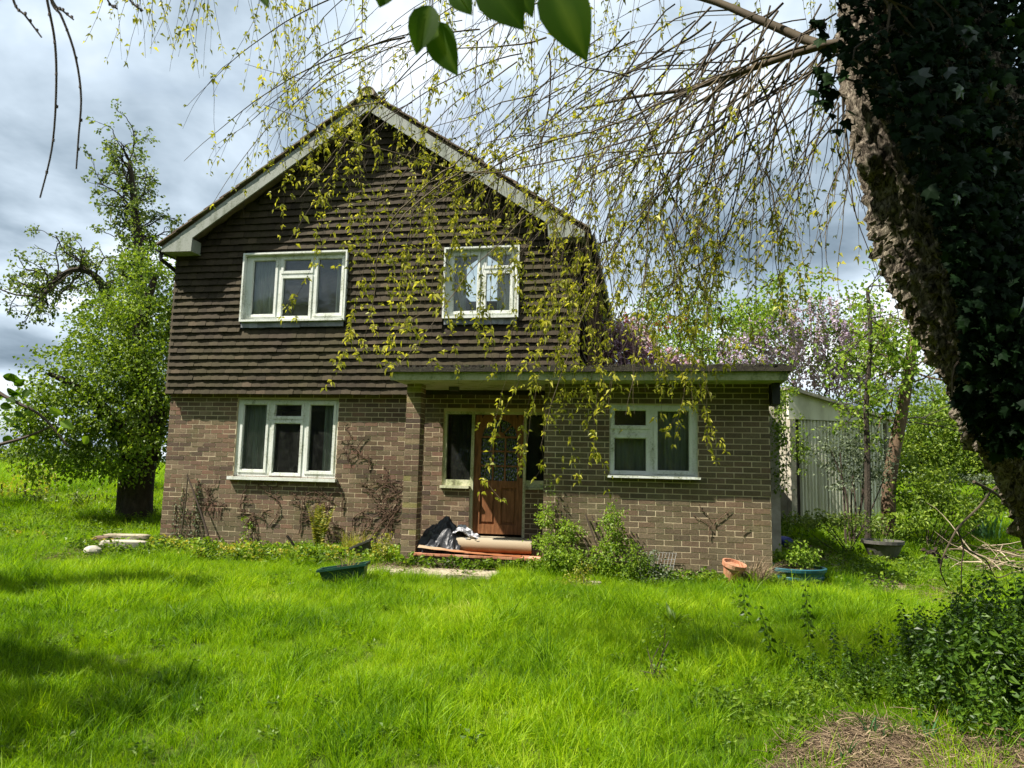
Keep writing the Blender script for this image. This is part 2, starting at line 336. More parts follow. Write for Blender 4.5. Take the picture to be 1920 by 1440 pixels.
M_TREEL = leaf_mat('tree_leaf', [(0.15, (0.050, 0.095, 0.008)), (0.5, (0.125, 0.200, 0.014)), (0.85, (0.24, 0.32, 0.035))], 0.4, 0.5, 0.8, tcol=1.3)
M_TREEL2 = leaf_mat('sparse_leaf', [(0.15, (0.06, 0.10, 0.018)), (0.5, (0.13, 0.19, 0.035)), (0.85, (0.25, 0.30, 0.08))], 0.4, 0.5, 0.8)
M_WILLOWL = leaf_mat('willow_leaf', [(0.15, (0.13, 0.145, 0.014)), (0.45, (0.30, 0.31, 0.030)), (0.85, (0.55, 0.51, 0.085))], 0.45, 0.5, 0.8, tcol=1.3)
M_IVY = leaf_mat('ivy_leaf', [(0.15, (0.003, 0.008, 0.003)), (0.75, (0.007, 0.018, 0.005)), (0.95, (0.030, 0.060, 0.014))], 0.08, 0.6, 1.5, spec=0.04)
M_IVYG = leaf_mat('ivy_leaf_glossy', [(0.15, (0.006, 0.018, 0.004)), (0.6, (0.016, 0.040, 0.008)), (0.95, (0.050, 0.095, 0.022))], 0.12, 0.30, 1.5, spec=0.28)
M_OLIVE = leaf_mat('olive_leaf', [(0.15, (0.06, 0.085, 0.045)), (0.5, (0.13, 0.165, 0.095)), (0.85, (0.22, 0.26, 0.16))], 0.3, 0.6, 1.5)
M_BRIGHTL = leaf_mat('bright_leaf', [(0.15, (0.09, 0.17, 0.012)), (0.5, (0.18, 0.29, 0.02)), (0.85, (0.32, 0.42, 0.06))], 0.45, 0.5, 1.5)
M_YELL = leaf_mat('yellow_leaf', [(0.15, (0.14, 0.19, 0.02)), (0.5, (0.28, 0.29, 0.035)), (0.85, (0.42, 0.36, 0.06))], 0.4, 0.5, 1.5)
M_FARL = leaf_mat('hedge_leaf', [(0.15, (0.03, 0.058, 0.018)), (0.5, (0.062, 0.105, 0.030)), (0.85, (0.12, 0.16, 0.05))], 0.3, 0.6, 0.5)
M_WIST = leaf_mat('wisteria_petal', [(0.1, (0.26, 0.18, 0.30)), (0.5, (0.45, 0.35, 0.50)), (0.9, (0.66, 0.57, 0.68))], 0.35, 0.6, 2.0, tcol=1.0)
M_PINK = leaf_mat('mauve_petal', [(0.1, (0.26, 0.13, 0.20)), (0.5, (0.42, 0.27, 0.36)), (0.9, (0.60, 0.46, 0.52))], 0.35, 0.6, 2.0, tcol=1.0)
M_RED = leaf_mat('red_leaf', [(0.1, (0.22, 0.035, 0.02)), (0.9, (0.45, 0.10, 0.05))], 0.35, 0.6, 2.0, tcol=1.0)
M_BIGL = leaf_mat('near_leaf', [(0.1, (0.016, 0.042, 0.004)), (0.6, (0.040, 0.090, 0.005)), (0.95, (0.12, 0.18, 0.02))], 0.6, 0.6, 3.0, tcol=1.5, spec=.08)
M_IRIS = leaf_mat('iris_blade', [(0.1, (0.035, 0.10, 0.04)), (0.9, (0.10, 0.22, 0.08))], 0.3, 0.5, 2.0, tcol=1.2)
def b_ground(k):
    n_ = k.noise(1.1, 6, 0.6); f = k.noise(30, 5, 0.7)
    c = k.ramp(n_, [(0.3, (0.03, 0.05, 0.006)), (0.5, (0.05, 0.085, 0.007)), (0.7, (0.085, 0.11, 0.018))])  # ground tones darkened to imitate shade between the blades
    c = k.mix(k.rng(f, 0.5, 0.75, 0, 0.6), c, (0.09, 0.065, 0.035)); return k.bsdf(c, 0.95, f, 0.03, 0.8, 0.1)
M_GROUND = mat('soil_and_turf', b_ground)
M_PATH = plain('worn_path', [(0.3, (0.11, 0.085, 0.05)), (0.5, (0.22, 0.18, 0.11)), (0.7, (0.33, 0.29, 0.20))], 6, 0.95, 0.8, 0.02, namt=0.9)
M_DIRT = plain('straw_litter_ground', [(0.3, (0.04, 0.026, 0.017)), (0.5, (0.10, 0.068, 0.042)), (0.7, (0.20, 0.145, 0.085))], 16, 0.95, 0.9, 0.03, namt=0.9)
M_WIRE = plain('galvanised_wire', [(0.3, (0.13, 0.13, 0.12)), (0.7, (0.28, 0.28, 0.26))], 9, 0.5, 0.2)
M_WHITE = plain('white_object', [(0.3, (0.6, 0.6, 0.56)), (0.7, (0.8, 0.8, 0.77))], 9, 0.6, 0.2)
M_BLUER = plain('blue_sheet', [(0.3, (0.02, 0.03, 0.14)), (0.7, (0.04, 0.06, 0.28))], 9, 0.4, 0.2)

# ------------------------------------------------------------------ ground
def axis(vals):
    o = []
    for a, b, s in vals: o += list(np.arange(a, b, s))
    return np.array(o+[vals[-1][1]])
gx = axis([(-420, -60, 20), (-60, -12, 2), (-12, 22, 0.25), (22, 60, 2), (60, 420, 20)])
gy = axis([(-60, -14, 4), (-14, 14, 0.25), (14, 60, 2), (60, 900, 30)])
X, Y = np.meshgrid(gx, gy, indexing='ij'); Z = H(X, Y)
ins = (X > 0.2) & (X < 9.3) & (Y > -0.6) & (Y < 7.9); Z = np.where(ins, -0.35, Z)
ni, nj = X.shape; i, j = np.meshgrid(np.arange(ni-1), np.arange(nj-1), indexing='ij'); b0 = (i*nj+j).ravel()
F = np.stack([b0, b0+nj, b0+nj+1, b0+1], -1)
structure(Geo().add(np.stack([X, Y, Z], -1).reshape(-1, 3), F).obj('ground', M_GROUND, smooth=True))
def patch(name, pts, m, lift, n=26):          # an irregular flat sheet that follows the ground
    pts = np.asarray(pts, float); c = pts.mean(0); g = Geo(); k = len(pts); V = [(*c, 0)]
    rings = 6
    P = []
    for q in range(1, rings+1):
        for t in range(n*2):
            u = t/(n*2)*k; a = int(u) % k; b_ = (a+1) % k; f = u-int(u)
            f = f*f*(3-2*f)
            p = pts[a]*(1-f)+pts[b_]*f; jit = 1+0.10*mnoise.noise(Vector((t*0.35, q*0.3, lift*99)))
            P.append(c+(p-c)*q/rings*(jit if q == rings else 1))
    P = np.array([c]+P); V = np.column_stack([P, H(P[:, 0], P[:, 1])+lift])
    m2 = n*2; F3 = [(0, 1+t, 1+(t+1) % m2) for t in range(m2)]
    F4 = [(1+q*m2+t, 1+(q+1)*m2+t, 1+(q+1)*m2+(t+1) % m2, 1+q*m2+(t+1) % m2) for q in range(rings-1) for t in range(m2)]
    base = V; g.add(base, np.array(F3)); g.Lp.append(np.array(F4).ravel()); g.S.append(np.full(len(F4), 4))
    return structure(g.obj(name, m, smooth=True))
pp = [gp(a, b)[:2] for a, b in [(1455, 1010), (1500, 1015), (1560, 1040), (1640, 1075), (1715, 1105), (1640, 1112), (1560, 1080), (1470, 1050)]]
PATHPOLY = np.array(pp); patch('garden_path', pp, M_PATH, 0.012)
pp = [gp(a, b)[:2] for a, b in [(1430, 1460), (1480, 1410), (1540, 1372), (1640, 1362), (1780, 1400), (1930, 1390), (2100, 1430), (2000, 1560), (1700, 1640), (1400, 1560)]]
DIRTPOLY = np.array(pp); patch('bare_earth', pp, M_DIRT, 0.014)
pp = [gp(a, b)[:2] for a, b in [(728, 1078), (770, 1066), (850, 1064), (905, 1068), (880, 1082), (800, 1088)]]
SLABPOLY = np.array(pp)
pg = Geo()
cx, cy = 5.0, -1.55
for q in range(3):
    x0 = 4.15+q*0.62; z = float(H(x0, -1.5))+0.03
    pg.box((x0, -1.72+0.03*q, z-0.06), (x0+0.60, -1.10, z+0.012*q), 0.3+0.2*q)
structure(pg.obj('porch_path', M_SLAB))

def inpoly(P, poly):
    x, y = P[:, 0], P[:, 1]; c = np.zeros(len(P), bool); n = len(poly)
    for a in range(n):
        x1, y1 = poly[a]; x2, y2 = poly[(a+1) % n]
        t = ((y1 > y) != (y2 > y)) & (x < (x2-x1)*(y-y1)/(y2-y1+1e-12)+x1); c ^= t
    return c
# ------------------------------------------------------------------ the house
def prism(g, pts, y0, y1, r=0.5):
    p = np.asarray(pts, float); n = len(p)
    V = [(a, y0, b) for a, b in p]+[(a, y1, b) for a, b in p]
    b = g.n; g.add(V, np.array([[i, i+n, (i+1) % n+n, (i+1) % n] for i in range(n)]), r)
    g.Lp.append(b+np.arange(n)); g.S.append(np.array([n])); g.Lp.append(b+n+np.arange(n)[::-1]); g.S.append(np.array([n])); return g
def wall_cells(g, x0, x1, z0, z1, y0, y1, holes, r=0.5):
    xs = sorted({x0, x1, *[h[0] for h in holes], *[h[1] for h in holes]}); zs = sorted({z0, z1, *[h[2] for h in holes], *[h[3] for h in holes]})
    xs = [v for v in xs if x0 <= v <= x1]; zs = [v for v in zs if z0 <= v <= z1]
    for a, b in zip(xs[:-1], xs[1:]):
        run = None
        for c, d in zip(zs[:-1], zs[1:]):
            mx_, mz = (a+b)/2, (c+d)/2
            if not any(h[0] < mx_ < h[1] and h[2] < mz < h[3] for h in holes): g.box((a, y0, c), (b, y1, d), r)
house = thing('house', (3.45, 0, -0.15), 'two-storey house with brown hung tiles above brick and a flat-roofed porch extension', 'house')
HOLES = [(1.25, 3.03, 1.04, 2.30), (4.79, 5.24, 0.98, 2.13), (5.24, 6.10, 0.22, 2.13), (6.10, 6.55, 0.98, 2.13)]
EH = [(7.405, 8.57, 1.19, 2.165)]
PY = -0.937
wm = wall_cells
g = Geo(); wall_cells(g, 0.004, 6.89, -0.5, 2.45, 0.0035, 0.25, HOLES); fw = g.obj('front_wall', M_MORTAR, house)
g = Geo(); wall_cells(g, 6.514, 9.486, -0.5, 2.45, PY+0.0035, PY+0.24, EH); ew = g.obj('extension_wall', M_MORTAR, house)
g = Geo(); g.box((4.4985, PY+0.0035, -0.5), (4.7065, PY+0.2115, 2.45)); pw = g.obj('porch_pillar', M_MORTAR, house)
g = Geo()
g.box((0.0, 0.26, -0.5), (0.2, 7.9, 2.39)); g.box((6.7, 0.26, -0.5), (6.89, 7.9, 2.39)); g.box((0.2, 7.7, -0.5), (6.7, 7.9, 4.7))
g.box((6.518, PY+0.25, -0.5), (6.72, -0.001, 2.45)); g.box((9.28, PY+0.25, -0.5), (9.482, 5.0, 2.45)); g.box((6.9, 4.8, -0.5), (9.27, 5.0, 2.45))
sw = g.obj('side_wall', M_MORTAR, house)
# interior shells
g = Geo(); g.box((0.2, 0.3, 0.18), (6.7, 7.7, 0.24)); g.box((0.2, 3.4, 0.25), (6.7, 3.5, 2.38)); g.box((0.0, -0.05, 2.46), (6.9, 7.9, 2.56)); g.box((0.2, 3.4, 2.57), (6.7, 3.5, 4.7))
g.box((4.55, 0.3, 0.25), (4.65, 3.4, 2.38)); g.box((4.2, 0.2, 2.57), (4.3, 3.4, 4.7)); g.obj('room_wall', M_WARM, house)
g = Geo(); g.box((6.75, PY+0.25, 0.1), (9.27, 4.7, 0.16)); g.box((6.75, 1.5, 0.17), (9.27, 1.6, 2.42)); g.box((6.73, 0.3, 0.17), (6.76, 1.45, 2.42)); g.obj('extension_room_wall', M_WARM, house)
REC = []
def lay(x0, x1, z0, z1, y, holes, parent, off=0.0, side=None):
    k0 = int(round((z0-0.15)/0.075)); k1 = int(math.ceil((z1-0.15)/0.075))
    for k in range(k0, k1):
        za = 0.15+k*0.075+0.006; zb = min(za+0.063, z1)
        if zb-za < 0.02: continue
        xs = x0-0.225+off+(0.1125 if k % 2 else 0)
        while xs < x1:
            a, b = max(xs+0.006, x0), min(xs+0.219, x1); xs += 0.225
            segs = [(a, b)]
            for h in holes:
                if zb-0.02 > h[2] and za+0.02 < h[3]:
                    ns = []
                    for s in segs:
                        if s[0] < h[0]: ns.append((s[0], min(s[1], h[0]-0.004)))
                        if s[1] > h[1]: ns.append((max(s[0], h[1]+0.004), s[1]))
                    segs = ns
            for s in segs:
                if s[1]-s[0] > 0.03: REC.append((s[0], s[1], za, zb, y, parent))
lay(0.0, 6.5, -0.3, 2.45, 0.0, HOLES, fw)
lay(6.51, 9.49, -0.3, 2.45, PY, EH, ew, 0.045)
for k in range(-6, 31):
    za = 0.15+k*0.075+0.006; zb = min(za+0.063, 2.45)
    if zb-za < 0.02: continue
    if k % 2: REC.append((4.495, 4.71, za, zb, PY, pw, 0.1025)); REC.append((4.495, 4.71, za, zb, PY+0.1125, pw, 0.1025))
    else: REC.append((4.495, 4.5975, za, zb, PY, pw, 0.215)); REC.append((4.6075, 4.71, za, zb, PY, pw, 0.215))
def area(r):
    u0, v0, _ = proj((r[0], r[4], r[2])); u1, v1, _ = proj((r[1], r[4], r[3])); return abs((u1-u0)*(v1-v0)) if v0 < 1045 else 0
order = sorted(range(len(REC)), key=lambda q: -area(REC[q])); single = set(order[:298])
bmesh_cache = {}
rest = {fw.name: Geo(), ew.name: Geo(), pw.name: Geo()}
def brick_tone(r):
    t = rng.random()
    if r[5] is pw and rng.random() < 0.16: t = 0.985
    elif t > 0.94: t *= 0.9
    return t
for q, r in enumerate(REC):
    y0 = r[4]+rng.normal(0, 0.0012); d = r[6] if len(r) > 6 else 0.06; t = brick_tone(r)
    if q in single:
        w_ = round(r[1]-r[0], 3); h_ = round(r[3]-r[2], 3); tb = round(t*24)/24
        key = (w_, h_, d, tb)
        if key not in bmesh_cache:
            bmesh_cache[key] = Geo().box((-w_/2, 0, -h_/2), (w_/2, d, h_/2), tb).mesh('brick', M_BRICK)
        link('brick', bmesh_cache[key], r[5], loc=((r[0]+r[1])/2, y0, (r[2]+r[3])/2))
    else:
        rest[r[5].name].box((r[0], y0, r[2]), (r[1], y0+d, r[3]), t)
for o in (fw, ew, pw):
    if rest[o.name].n: rest[o.name].obj('brickwork', M_BRICK, o, stuff=True)
# side brickwork (left wall, extension's left cheek and right wall)
g = Geo()
for (xx, s, ya, yb, zt) in ((0.0, -1, 0.0, 7.9, 2.39), (6.51, -1, PY, -0.01, 2.45), (9.49, 1, PY, 5.0, 2.45)):
    for k in range(-4, 31):
        za = 0.155+k*0.075; yy = ya-(0.1125 if k % 2 else 0)
        while yy < yb:
            a, b = max(yy+0.005, ya+0.061), min(yy+0.22, yb); yy += 0.225
            if b-a > 0.03 and za+0.06 < zt: g.box((xx if s < 0 else xx-0.06, a, za), (xx+0.06 if s < 0 else xx, b, za+0.065), rng.random()*0.9)
g.obj('side_brickwork', M_BRICK, sw, stuff=True)

# --- windows
def window(x0, x1, z0, z1, y, cols, mm, sill=None, label=None, board=0.0, parent=None):
    g = Geo(); W, Hh = x1-x0, z1-z0; e = 0.0
    cells = []
    for (a, b, rows) in cols:
        for (c, d) in rows: cells.append((x0+a*W, x0+b*W, z0+c*Hh, z0+d*Hh))
    wall_cells(g, x0, x1, z0, z1, y, y+0.07, cells)
    for (a, b, c, d) in cells:           # raised sash round every pane
        s = 0.042
        g.box((a-s, y-0.014, c-s), (a, y-0.001, d+s)); g.box((b, y-0.014, c-s), (b+s, y-0.001, d+s))
        g.box((a, y-0.013, c-s), (b, y-0.001, c)); g.box((a, y-0.013, d), (b, y-0.001, d+s))
        bd = 0.01                        # glazing bead
        g.box((a, y+0.006, c), (a+bd, y+0.024, d)); g.box((b-bd, y+0.006, c), (b, y+0.024, d)); g.box((a+bd, y+0.006, c), (b-bd, y+0.024, c+bd)); g.box((a+bd, y+0.006, d-bd), (b-bd, y+0.024, d))
    if board:                            # weathered boards round a window set in hung tiles
        q = board
        g.box((x0-0.03, y-0.09, z0-0.03), (x0-0.002, y+0.07, z1+0.03)); g.box((x1+0.002, y-0.09, z0-0.03), (x1+0.03, y+0.07, z1+0.03))
        g.box((x0-0.002, y-0.09, z1+0.002), (x1+0.002, y+0.07, z1+0.03)); g.box((x0-0.002, y-0.105, z0-0.035), (x1+0.002, y+0.07, z0-0.002))
    o = g.obj('window', mm, house)
    if label: o['label'] = label
    for (a, b, c, d) in cells:
        Geo().box((a+0.002, y+0.028, c+0.002), (b-0.002, y+0.034, d-0.002)).obj('pane', M_GLASS, o)
    if sill:
        s0, s1, zb, th, pr = sill
        Geo().box((s0, y-pr, zb), (s1, y-0.002, zb+th)).obj('sill', mm, o)
    return o
R3 = [(0.07, 0.93)]
W1 = window(1.25, 3.03, 1.04, 2.29, 0.035, [(0.055, 0.29, [(0.085, 0.945)]), (0.372, 0.635, [(0.05, 0.70), (0.785, 0.945)]), (0.715, 0.95, [(0.085, 0.945)])], M_WPAINT, (1.19, 3.07, 0.985, 0.05, 0.115), 'ground floor window left of the porch')
U1 = window(1.31, 3.10, 3.60, 4.70, -0.10, [(0.065, 0.295, [(0.09, 0.93)]), (0.375, 0.645, [(0.055, 0.64), (0.75, 0.93)]), (0.715, 0.95, [(0.09, 0.93)])], M_WPAINT, None, 'upper left window', 0.03)
U2 = window(4.785, 5.935, 3.60, 4.68, -0.10, [(0.10, 0.44, [(0.085, 0.92)]), (0.56, 0.90, [(0.085, 0.64), (0.75, 0.92)])], M_WPAINT, None, 'upper right window', 0.03)
E1 = window(7.405, 8.57, 1.205, 2.165, PY+0.03, [(0.05, 0.425, [(0.06, 0.53), (0.70, 0.925)]), (0.545, 0.91, [(0.075, 0.92)])], M_WPAINT, (7.39, 8.60, 1.175, 0.032, 0.135), 'extension window')
# lead flashing under upper windows
for (a, b) in ((1.30, 3.10), (4.78, 5.93)):
    g = Geo(); n = 12
    for q in range(n):
        x_ = a+(b-a)*q/n; g.box((x_, -0.150-0.006*rng.random(), 3.478-0.012*rng.random()), (x_+(b-a)/n-0.002, -0.118, 3.562), rng.random())
    g.obj('lead_flashing', M_LEAD, house)
def curtain(x0, x1, z0, z1, y, label, m=M_NET):
    n = 60; xs = np.linspace(x0, x1, n); ph = rng.random()*6; g = Geo(); V = []
    for zz_ in np.linspace(z0, z1, 5):
        V += [(x_, y+0.018*math.sin(x_*70+ph+zz_*0.6)+0.01*math.sin(x_*23+ph), zz_) for x_ in xs]
    F = [(a*n+b, a*n+b+1, (a+1)*n+b+1, (a+1)*n+b) for a in range(4) for b in range(n-1)]
    g.add(V, np.array(F), 0.5); return tag(g.obj('curtain', m, smooth=True), label, 'curtain')
curtain(1.30, 1.85, 1.0, 2.27, 0.17, 'grey net curtain behind the left pane of the ground floor three-light window')
curtain(2.72, 3.00, 1.0, 2.27, 0.17, 'narrow grey curtain at the right edge of the ground floor three-light window')
curtain(1.33, 1.93, 3.55, 4.68, 0.02, 'pale net curtain behind the left pane of the upper three-light window')
curtain(2.88, 3.08, 3.55, 4.68, 0.02, 'narrow pale curtain at the right edge of the upper three-light window')
curtain(4.80, 5.08, 3.55, 4.66, 0.02, 'pale curtain at the left side of the upper two-light window')
curtain(5.58, 5.92, 3.55, 4.66, 0.02, 'pale curtain at the right side of the upper two-light window')
curtain(7.43, 7.97, 1.17, 1.78, PY+0.17, 'half-height net curtain behind the lower left pane of the extension window')
curtain(8.00, 8.55, 1.17, 2.15, PY+0.19, 'full-height net curtain behind the right pane of the extension window')

# --- front door and sidelights
DY = 0.075
g = Geo(); dr = (5.285, 6.055, 0.27, 2.085); a0 = dr[0]; cxd = (dr[0]+dr[1])/2; gl0, gl1 = a0+0.100, a0+0.670; zs_ = 1.74; R_ = 0.27
gl0, gl1 = cxd-0.285, cxd+0.285
g.box((dr[0], DY, dr[2]), (gl0, DY+0.045, dr[3])); g.box((gl1, DY, dr[2]), (dr[1], DY+0.045, dr[3]))
g.box((gl0, DY, dr[2]), (gl1, DY+0.045, 0.41)); g.box((gl0, DY, 0.965), (gl1, DY+0.045, 1.075))
g.box((cxd-0.05, DY, 0.41), (cxd+0.05, DY+0.045, 0.965))
for za, zb in ((1.285, 1.31), (1.51, 1.535), (zs_-0.014, zs_+0.014)): g.box((gl0, DY+0.006, za), (gl1, DY+0.035, zb))
for xm in (cxd-0.095, cxd+0.095): g.box((xm-0.012, DY+0.008, 1.075), (xm+0.012, DY+0.033, zs_-0.014))
NA = 20
for q in range(NA):
    t0, t1 = math.pi*q/NA, math.pi*(q+1)/NA
    def rp(t):
        c, s = math.cos(t), math.sin(t); k = min(0.285/max(abs(c), 1e-6), (2.085-zs_)/max(s, 1e-6)); return (cxd+k*c, zs_+k*s)
    ia, ib = (cxd+R_*math.cos(t0), zs_+R_*math.sin(t0)), (cxd+R_*math.cos(t1), zs_+R_*math.sin(t1))
    prism(g, [ia, rp(t0), rp(t1), ib], DY, DY+0.045)
    if q > NA//2-2 and q < NA//2+2: pass
hub = [(cxd+0.085*math.cos(t), zs_+0.085*math.sin(t)) for t in np.linspace(0, math.pi, 13)]
prism(g, hub, DY+0.003, DY+0.036)
for t in (math.pi*0.25, math.pi*0.5, math.pi*0.75):
    c, s = math.cos(t), math.sin(t); px_, pz_ = -s*0.009, c*0.009
    prism(g, [(cxd+0.083*c-px_, zs_+0.083*s-pz_), (cxd+0.272*c-px_, zs_+0.272*s-pz_), (cxd+0.272*c+px_, zs_+0.272*s+pz_), (cxd+0.083*c+px_, zs_+0.083*s+pz_)], DY+0.007, DY+0.034)
door = g.obj('front_door', M_DOOR, house); door['label'] = 'varnished wooden front door with an arched fan of glass above six-bar panes'
for xa, xb in ((gl0, cxd-0.05), (cxd+0.05, gl1)):
    g = Geo(); g.box((xa, DY+0.026, 0.41), (xb, DY+0.04, 0.965)); g.box((xa+0.035, DY+0.012, 0.45), (xb-0.035, DY+0.0255, 0.925)); g.obj('panel', M_DOOR, door)
Geo().box((gl0, DY+0.018, 1.075), (gl1, DY+0.022, 2.04)).obj('obscured_glass', M_OBSC, door)
g = Geo(); g.box((6.01, DY-0.03, 1.14), (6.03, DY-0.001, 1.20)); g.box((5.998, DY-0.012, 1.12), (6.038, DY-0.0005, 1.24)); g.obj('letter_handle', M_BLACK, door)
g = Geo()
g.box((4.79, 0.03, 2.09), (6.51, 0.11, 2.13)); g.box((5.235, 0.028, 0.23), (5.283, 0.112, 2.089)); g.box((6.057, 0.028, 0.23), (6.10, 0.112, 2.089))
g.box((4.79, 0.03, 0.985), (4.84, 0.11, 2.089)); g.box((4.84, 0.034, 0.985), (5.234, 0.108, 1.075)); g.box((6.101, 0.034, 0.985), (6.509, 0.108, 1.09))
g.obj('door_frame', M_CREAM, house)
Geo().box((4.84, 0.07, 1.076), (5.234, 0.076, 2.089)).obj('sidelight', M_GLASS, house)
Geo().box((6.101, 0.07, 1.091), (6.509, 0.076, 2.089)).obj('sidelight', M_GLASS, house)
Geo().box((4.775, -0.05, 0.945), (5.233, 0.03, 0.983)).obj('sidelight_sill', M_CREAM, house)
Geo().box((6.102, -0.03, 0.955), (6.509, 0.03, 0.983)).obj('sidelight_sill', M_CREAM, house)
g = Geo(); g.box((5.24, -0.06, 0.20), (6.10, 0.14, 0.232)); g.box((5.2, -0.17, 0.10), (6.14, 0.0, 0.135)); g.obj('threshold', M_SLAB, house)
curtain(4.85, 5.22, 1.0, 2.08, 0.25, 'dark patterned net hanging behind the left sidelight of the porch', M_DARK)
# porch floor and step
g = Geo()
for q in range(9):
    for r_ in range(4):
        x_ = 4.70+q*0.202; y_ = -1.02+r_*0.25; g.box((x_, y_, 0.035), (x_+0.198, y_+0.246, 0.062+0.002*rng.random()), rng.random())
g.obj('porch_tile', M_TERRA, house, stuff=True)
g = Geo(); 
for q in range(8): g.box((4.72+q*0.225, -1.0, -0.28), (4.935+q*0.225, -0.93, 0.03), rng.random()*0.5)
g.box((4.715, -0.925, -0.4), (6.505, -0.01, 0.033)); g.obj('porch_step', M_BRICK, house)
Geo().box((5.03, -0.62, 2.385), (5.17, -0.54, 2.443)).obj('porch_light', M_GREYP, house)

# --- hung tiles
RX0, RX1, RZ = -0.12, 7.02, 4.80; RC = 3.45; RS = 0.678
def zt(x): return RZ+RS*(min(x-RX0, RX1-x))
g = Geo()
UH = [(1.31, 3.10, 3.60, 4.70), (4.785, 5.935, 3.60, 4.68)]
wall_cells(g, 0.0, 6.9, 2.385, 4.72, -0.085, -0.055, UH); prism(g, [(0.0, 4.721), (6.9, 4.721), (3.45, zt(3.45)-0.06)], -0.085, -0.055)
g.box((0.0, -0.054, 2.385), (0.15, 7.9, 4.72)); g.box((6.75, -0.054, 2.385), (6.9, 7.9, 4.72))
th = g.obj('tile_hanging', M_BLACK, house)
TH = [(a-0.035, b+0.035, c-0.14, d+0.035) for a, b, c, d in UH]
TR = []
k = 0
while True:
    zb = 2.375+0.115*k
    if zb > 7.0: break
    xs = -0.012-(0.0825 if k % 2 else 0)
    while xs < 6.92:
        a, b = max(xs+0.001, -0.012), min(xs+0.164, 6.912); xs += 0.165
        mid = (a+b)/2
        if b-a < 0.03 or zt(mid)-0.20 < zb+0.03: continue
        segs = [(a, b)]
        for h in TH:
            if zb+0.10 > h[2] and zb+0.02 < h[3]:
                ns = []
                for s in segs:
                    if s[0] < h[0]: ns.append((s[0], min(s[1], h[0])))
                    if s[1] > h[1]: ns.append((max(s[0], h[1]), s[1]))
                segs = ns
        for s in segs:
            if s[1]-s[0] > 0.02: TR.append((s[0], s[1], zb))
    k += 1
def tarea(r):
    u0, v0, _ = proj((r[0], -0.14, r[2])); u1, v1, _ = proj((r[1], -0.14, r[2]+0.115)); return abs((u1-u0)*(v1-v0))
order = sorted(range(len(TR)), key=lambda q: -tarea(TR[q])); tsing = set(order[:298]); tc_ = {}; gt = Geo()
def tile_geo(g, x0, x1, z, dy, tone, ox=0, oz=0):
    w_ = (x1-x0); 
    V = []
    for (xx) in (x0, (x0+x1)/2, x1):
        cb = 0.004 if xx == (x0+x1)/2 else 0.0
        V += [(xx, -0.152+dy-cb, z-0.002*(cb > 0)), (xx, -0.136+dy-cb, z-0.001), (xx, -0.088-cb, z+0.165), (xx, -0.100-cb, z+0.165)]
    F = []
    for s in (0, 4): F += [(s, s+4, s+7, s+3), (s, s+1, s+5, s+4), (s+1, s+2, s+6, s+5)]
    F += [(0, 3, 2, 1), (8, 9, 10, 11)]
    g.add(V, np.array(F), tone)
for q, r in enumerate(TR):
    w_ = round(r[1]-r[0], 3); tone = float(np.clip(rng.normal(0.48, 0.24), 0, 1)); dy = float(rng.normal(0, 0.0035)); dz = float(rng.normal(0, 0.0022))
    if q in tsing:
        key = (w_, round(tone*14), round(dy*400))
        if key not in tc_:
            gg = Geo(); tile_geo(gg, -w_/2, w_/2, 0, key[2]/400, key[1]/14); tc_[key] = gg.mesh('wall_tile', M_TILE)
        link('wall_tile', tc_[key], th, loc=((r[0]+r[1])/2, 0, r[2]+dz))
    else: tile_geo(gt, r[0], r[1], r[2]+dz, dy, tone)
gt.obj('wall_tiles', M_TILE, th, stuff=True)
g = Geo()      # the two flanks
for side in (0, 1):
    for k in range(21):
        zb = 2.375+0.115*k; yy = -0.09-(0.08 if k % 2 else 0)
        while yy < 7.9:
            a, b = max(yy, -0.06), min(yy+0.163, 7.9); yy += 0.165; dy = rng.normal(0, 0.004)
            if b-a < 0.03: continue
            o_ = (0.075+dy, 0.061+dy, 0.025, 0.037)
            sx_ = 6.9 if side else 0.0; sg = 1 if side else -1
            V = [(sx_+sg*o_[0], a, zb), (sx_+sg*o_[1], a, zb), (sx_+sg*o_[2], a, zb+0.16), (sx_+sg*o_[3], a, zb+0.16), (sx_+sg*o_[0], b, zb), (sx_+sg*o_[1], b, zb), (sx_+sg*o_[2], b, zb+0.16), (sx_+sg*o_[3], b, zb+0.16)]
            g.add(V, np.array([(0, 4, 7, 3), (0, 1, 5, 4), (1, 2, 6, 5), (0, 3, 2, 1), (4, 5, 6, 7)]), float(np.clip(rng.normal(0.45, 0.22), 0, 1)))
g.obj('flank_tiles', M_TILE, th, stuff=True)
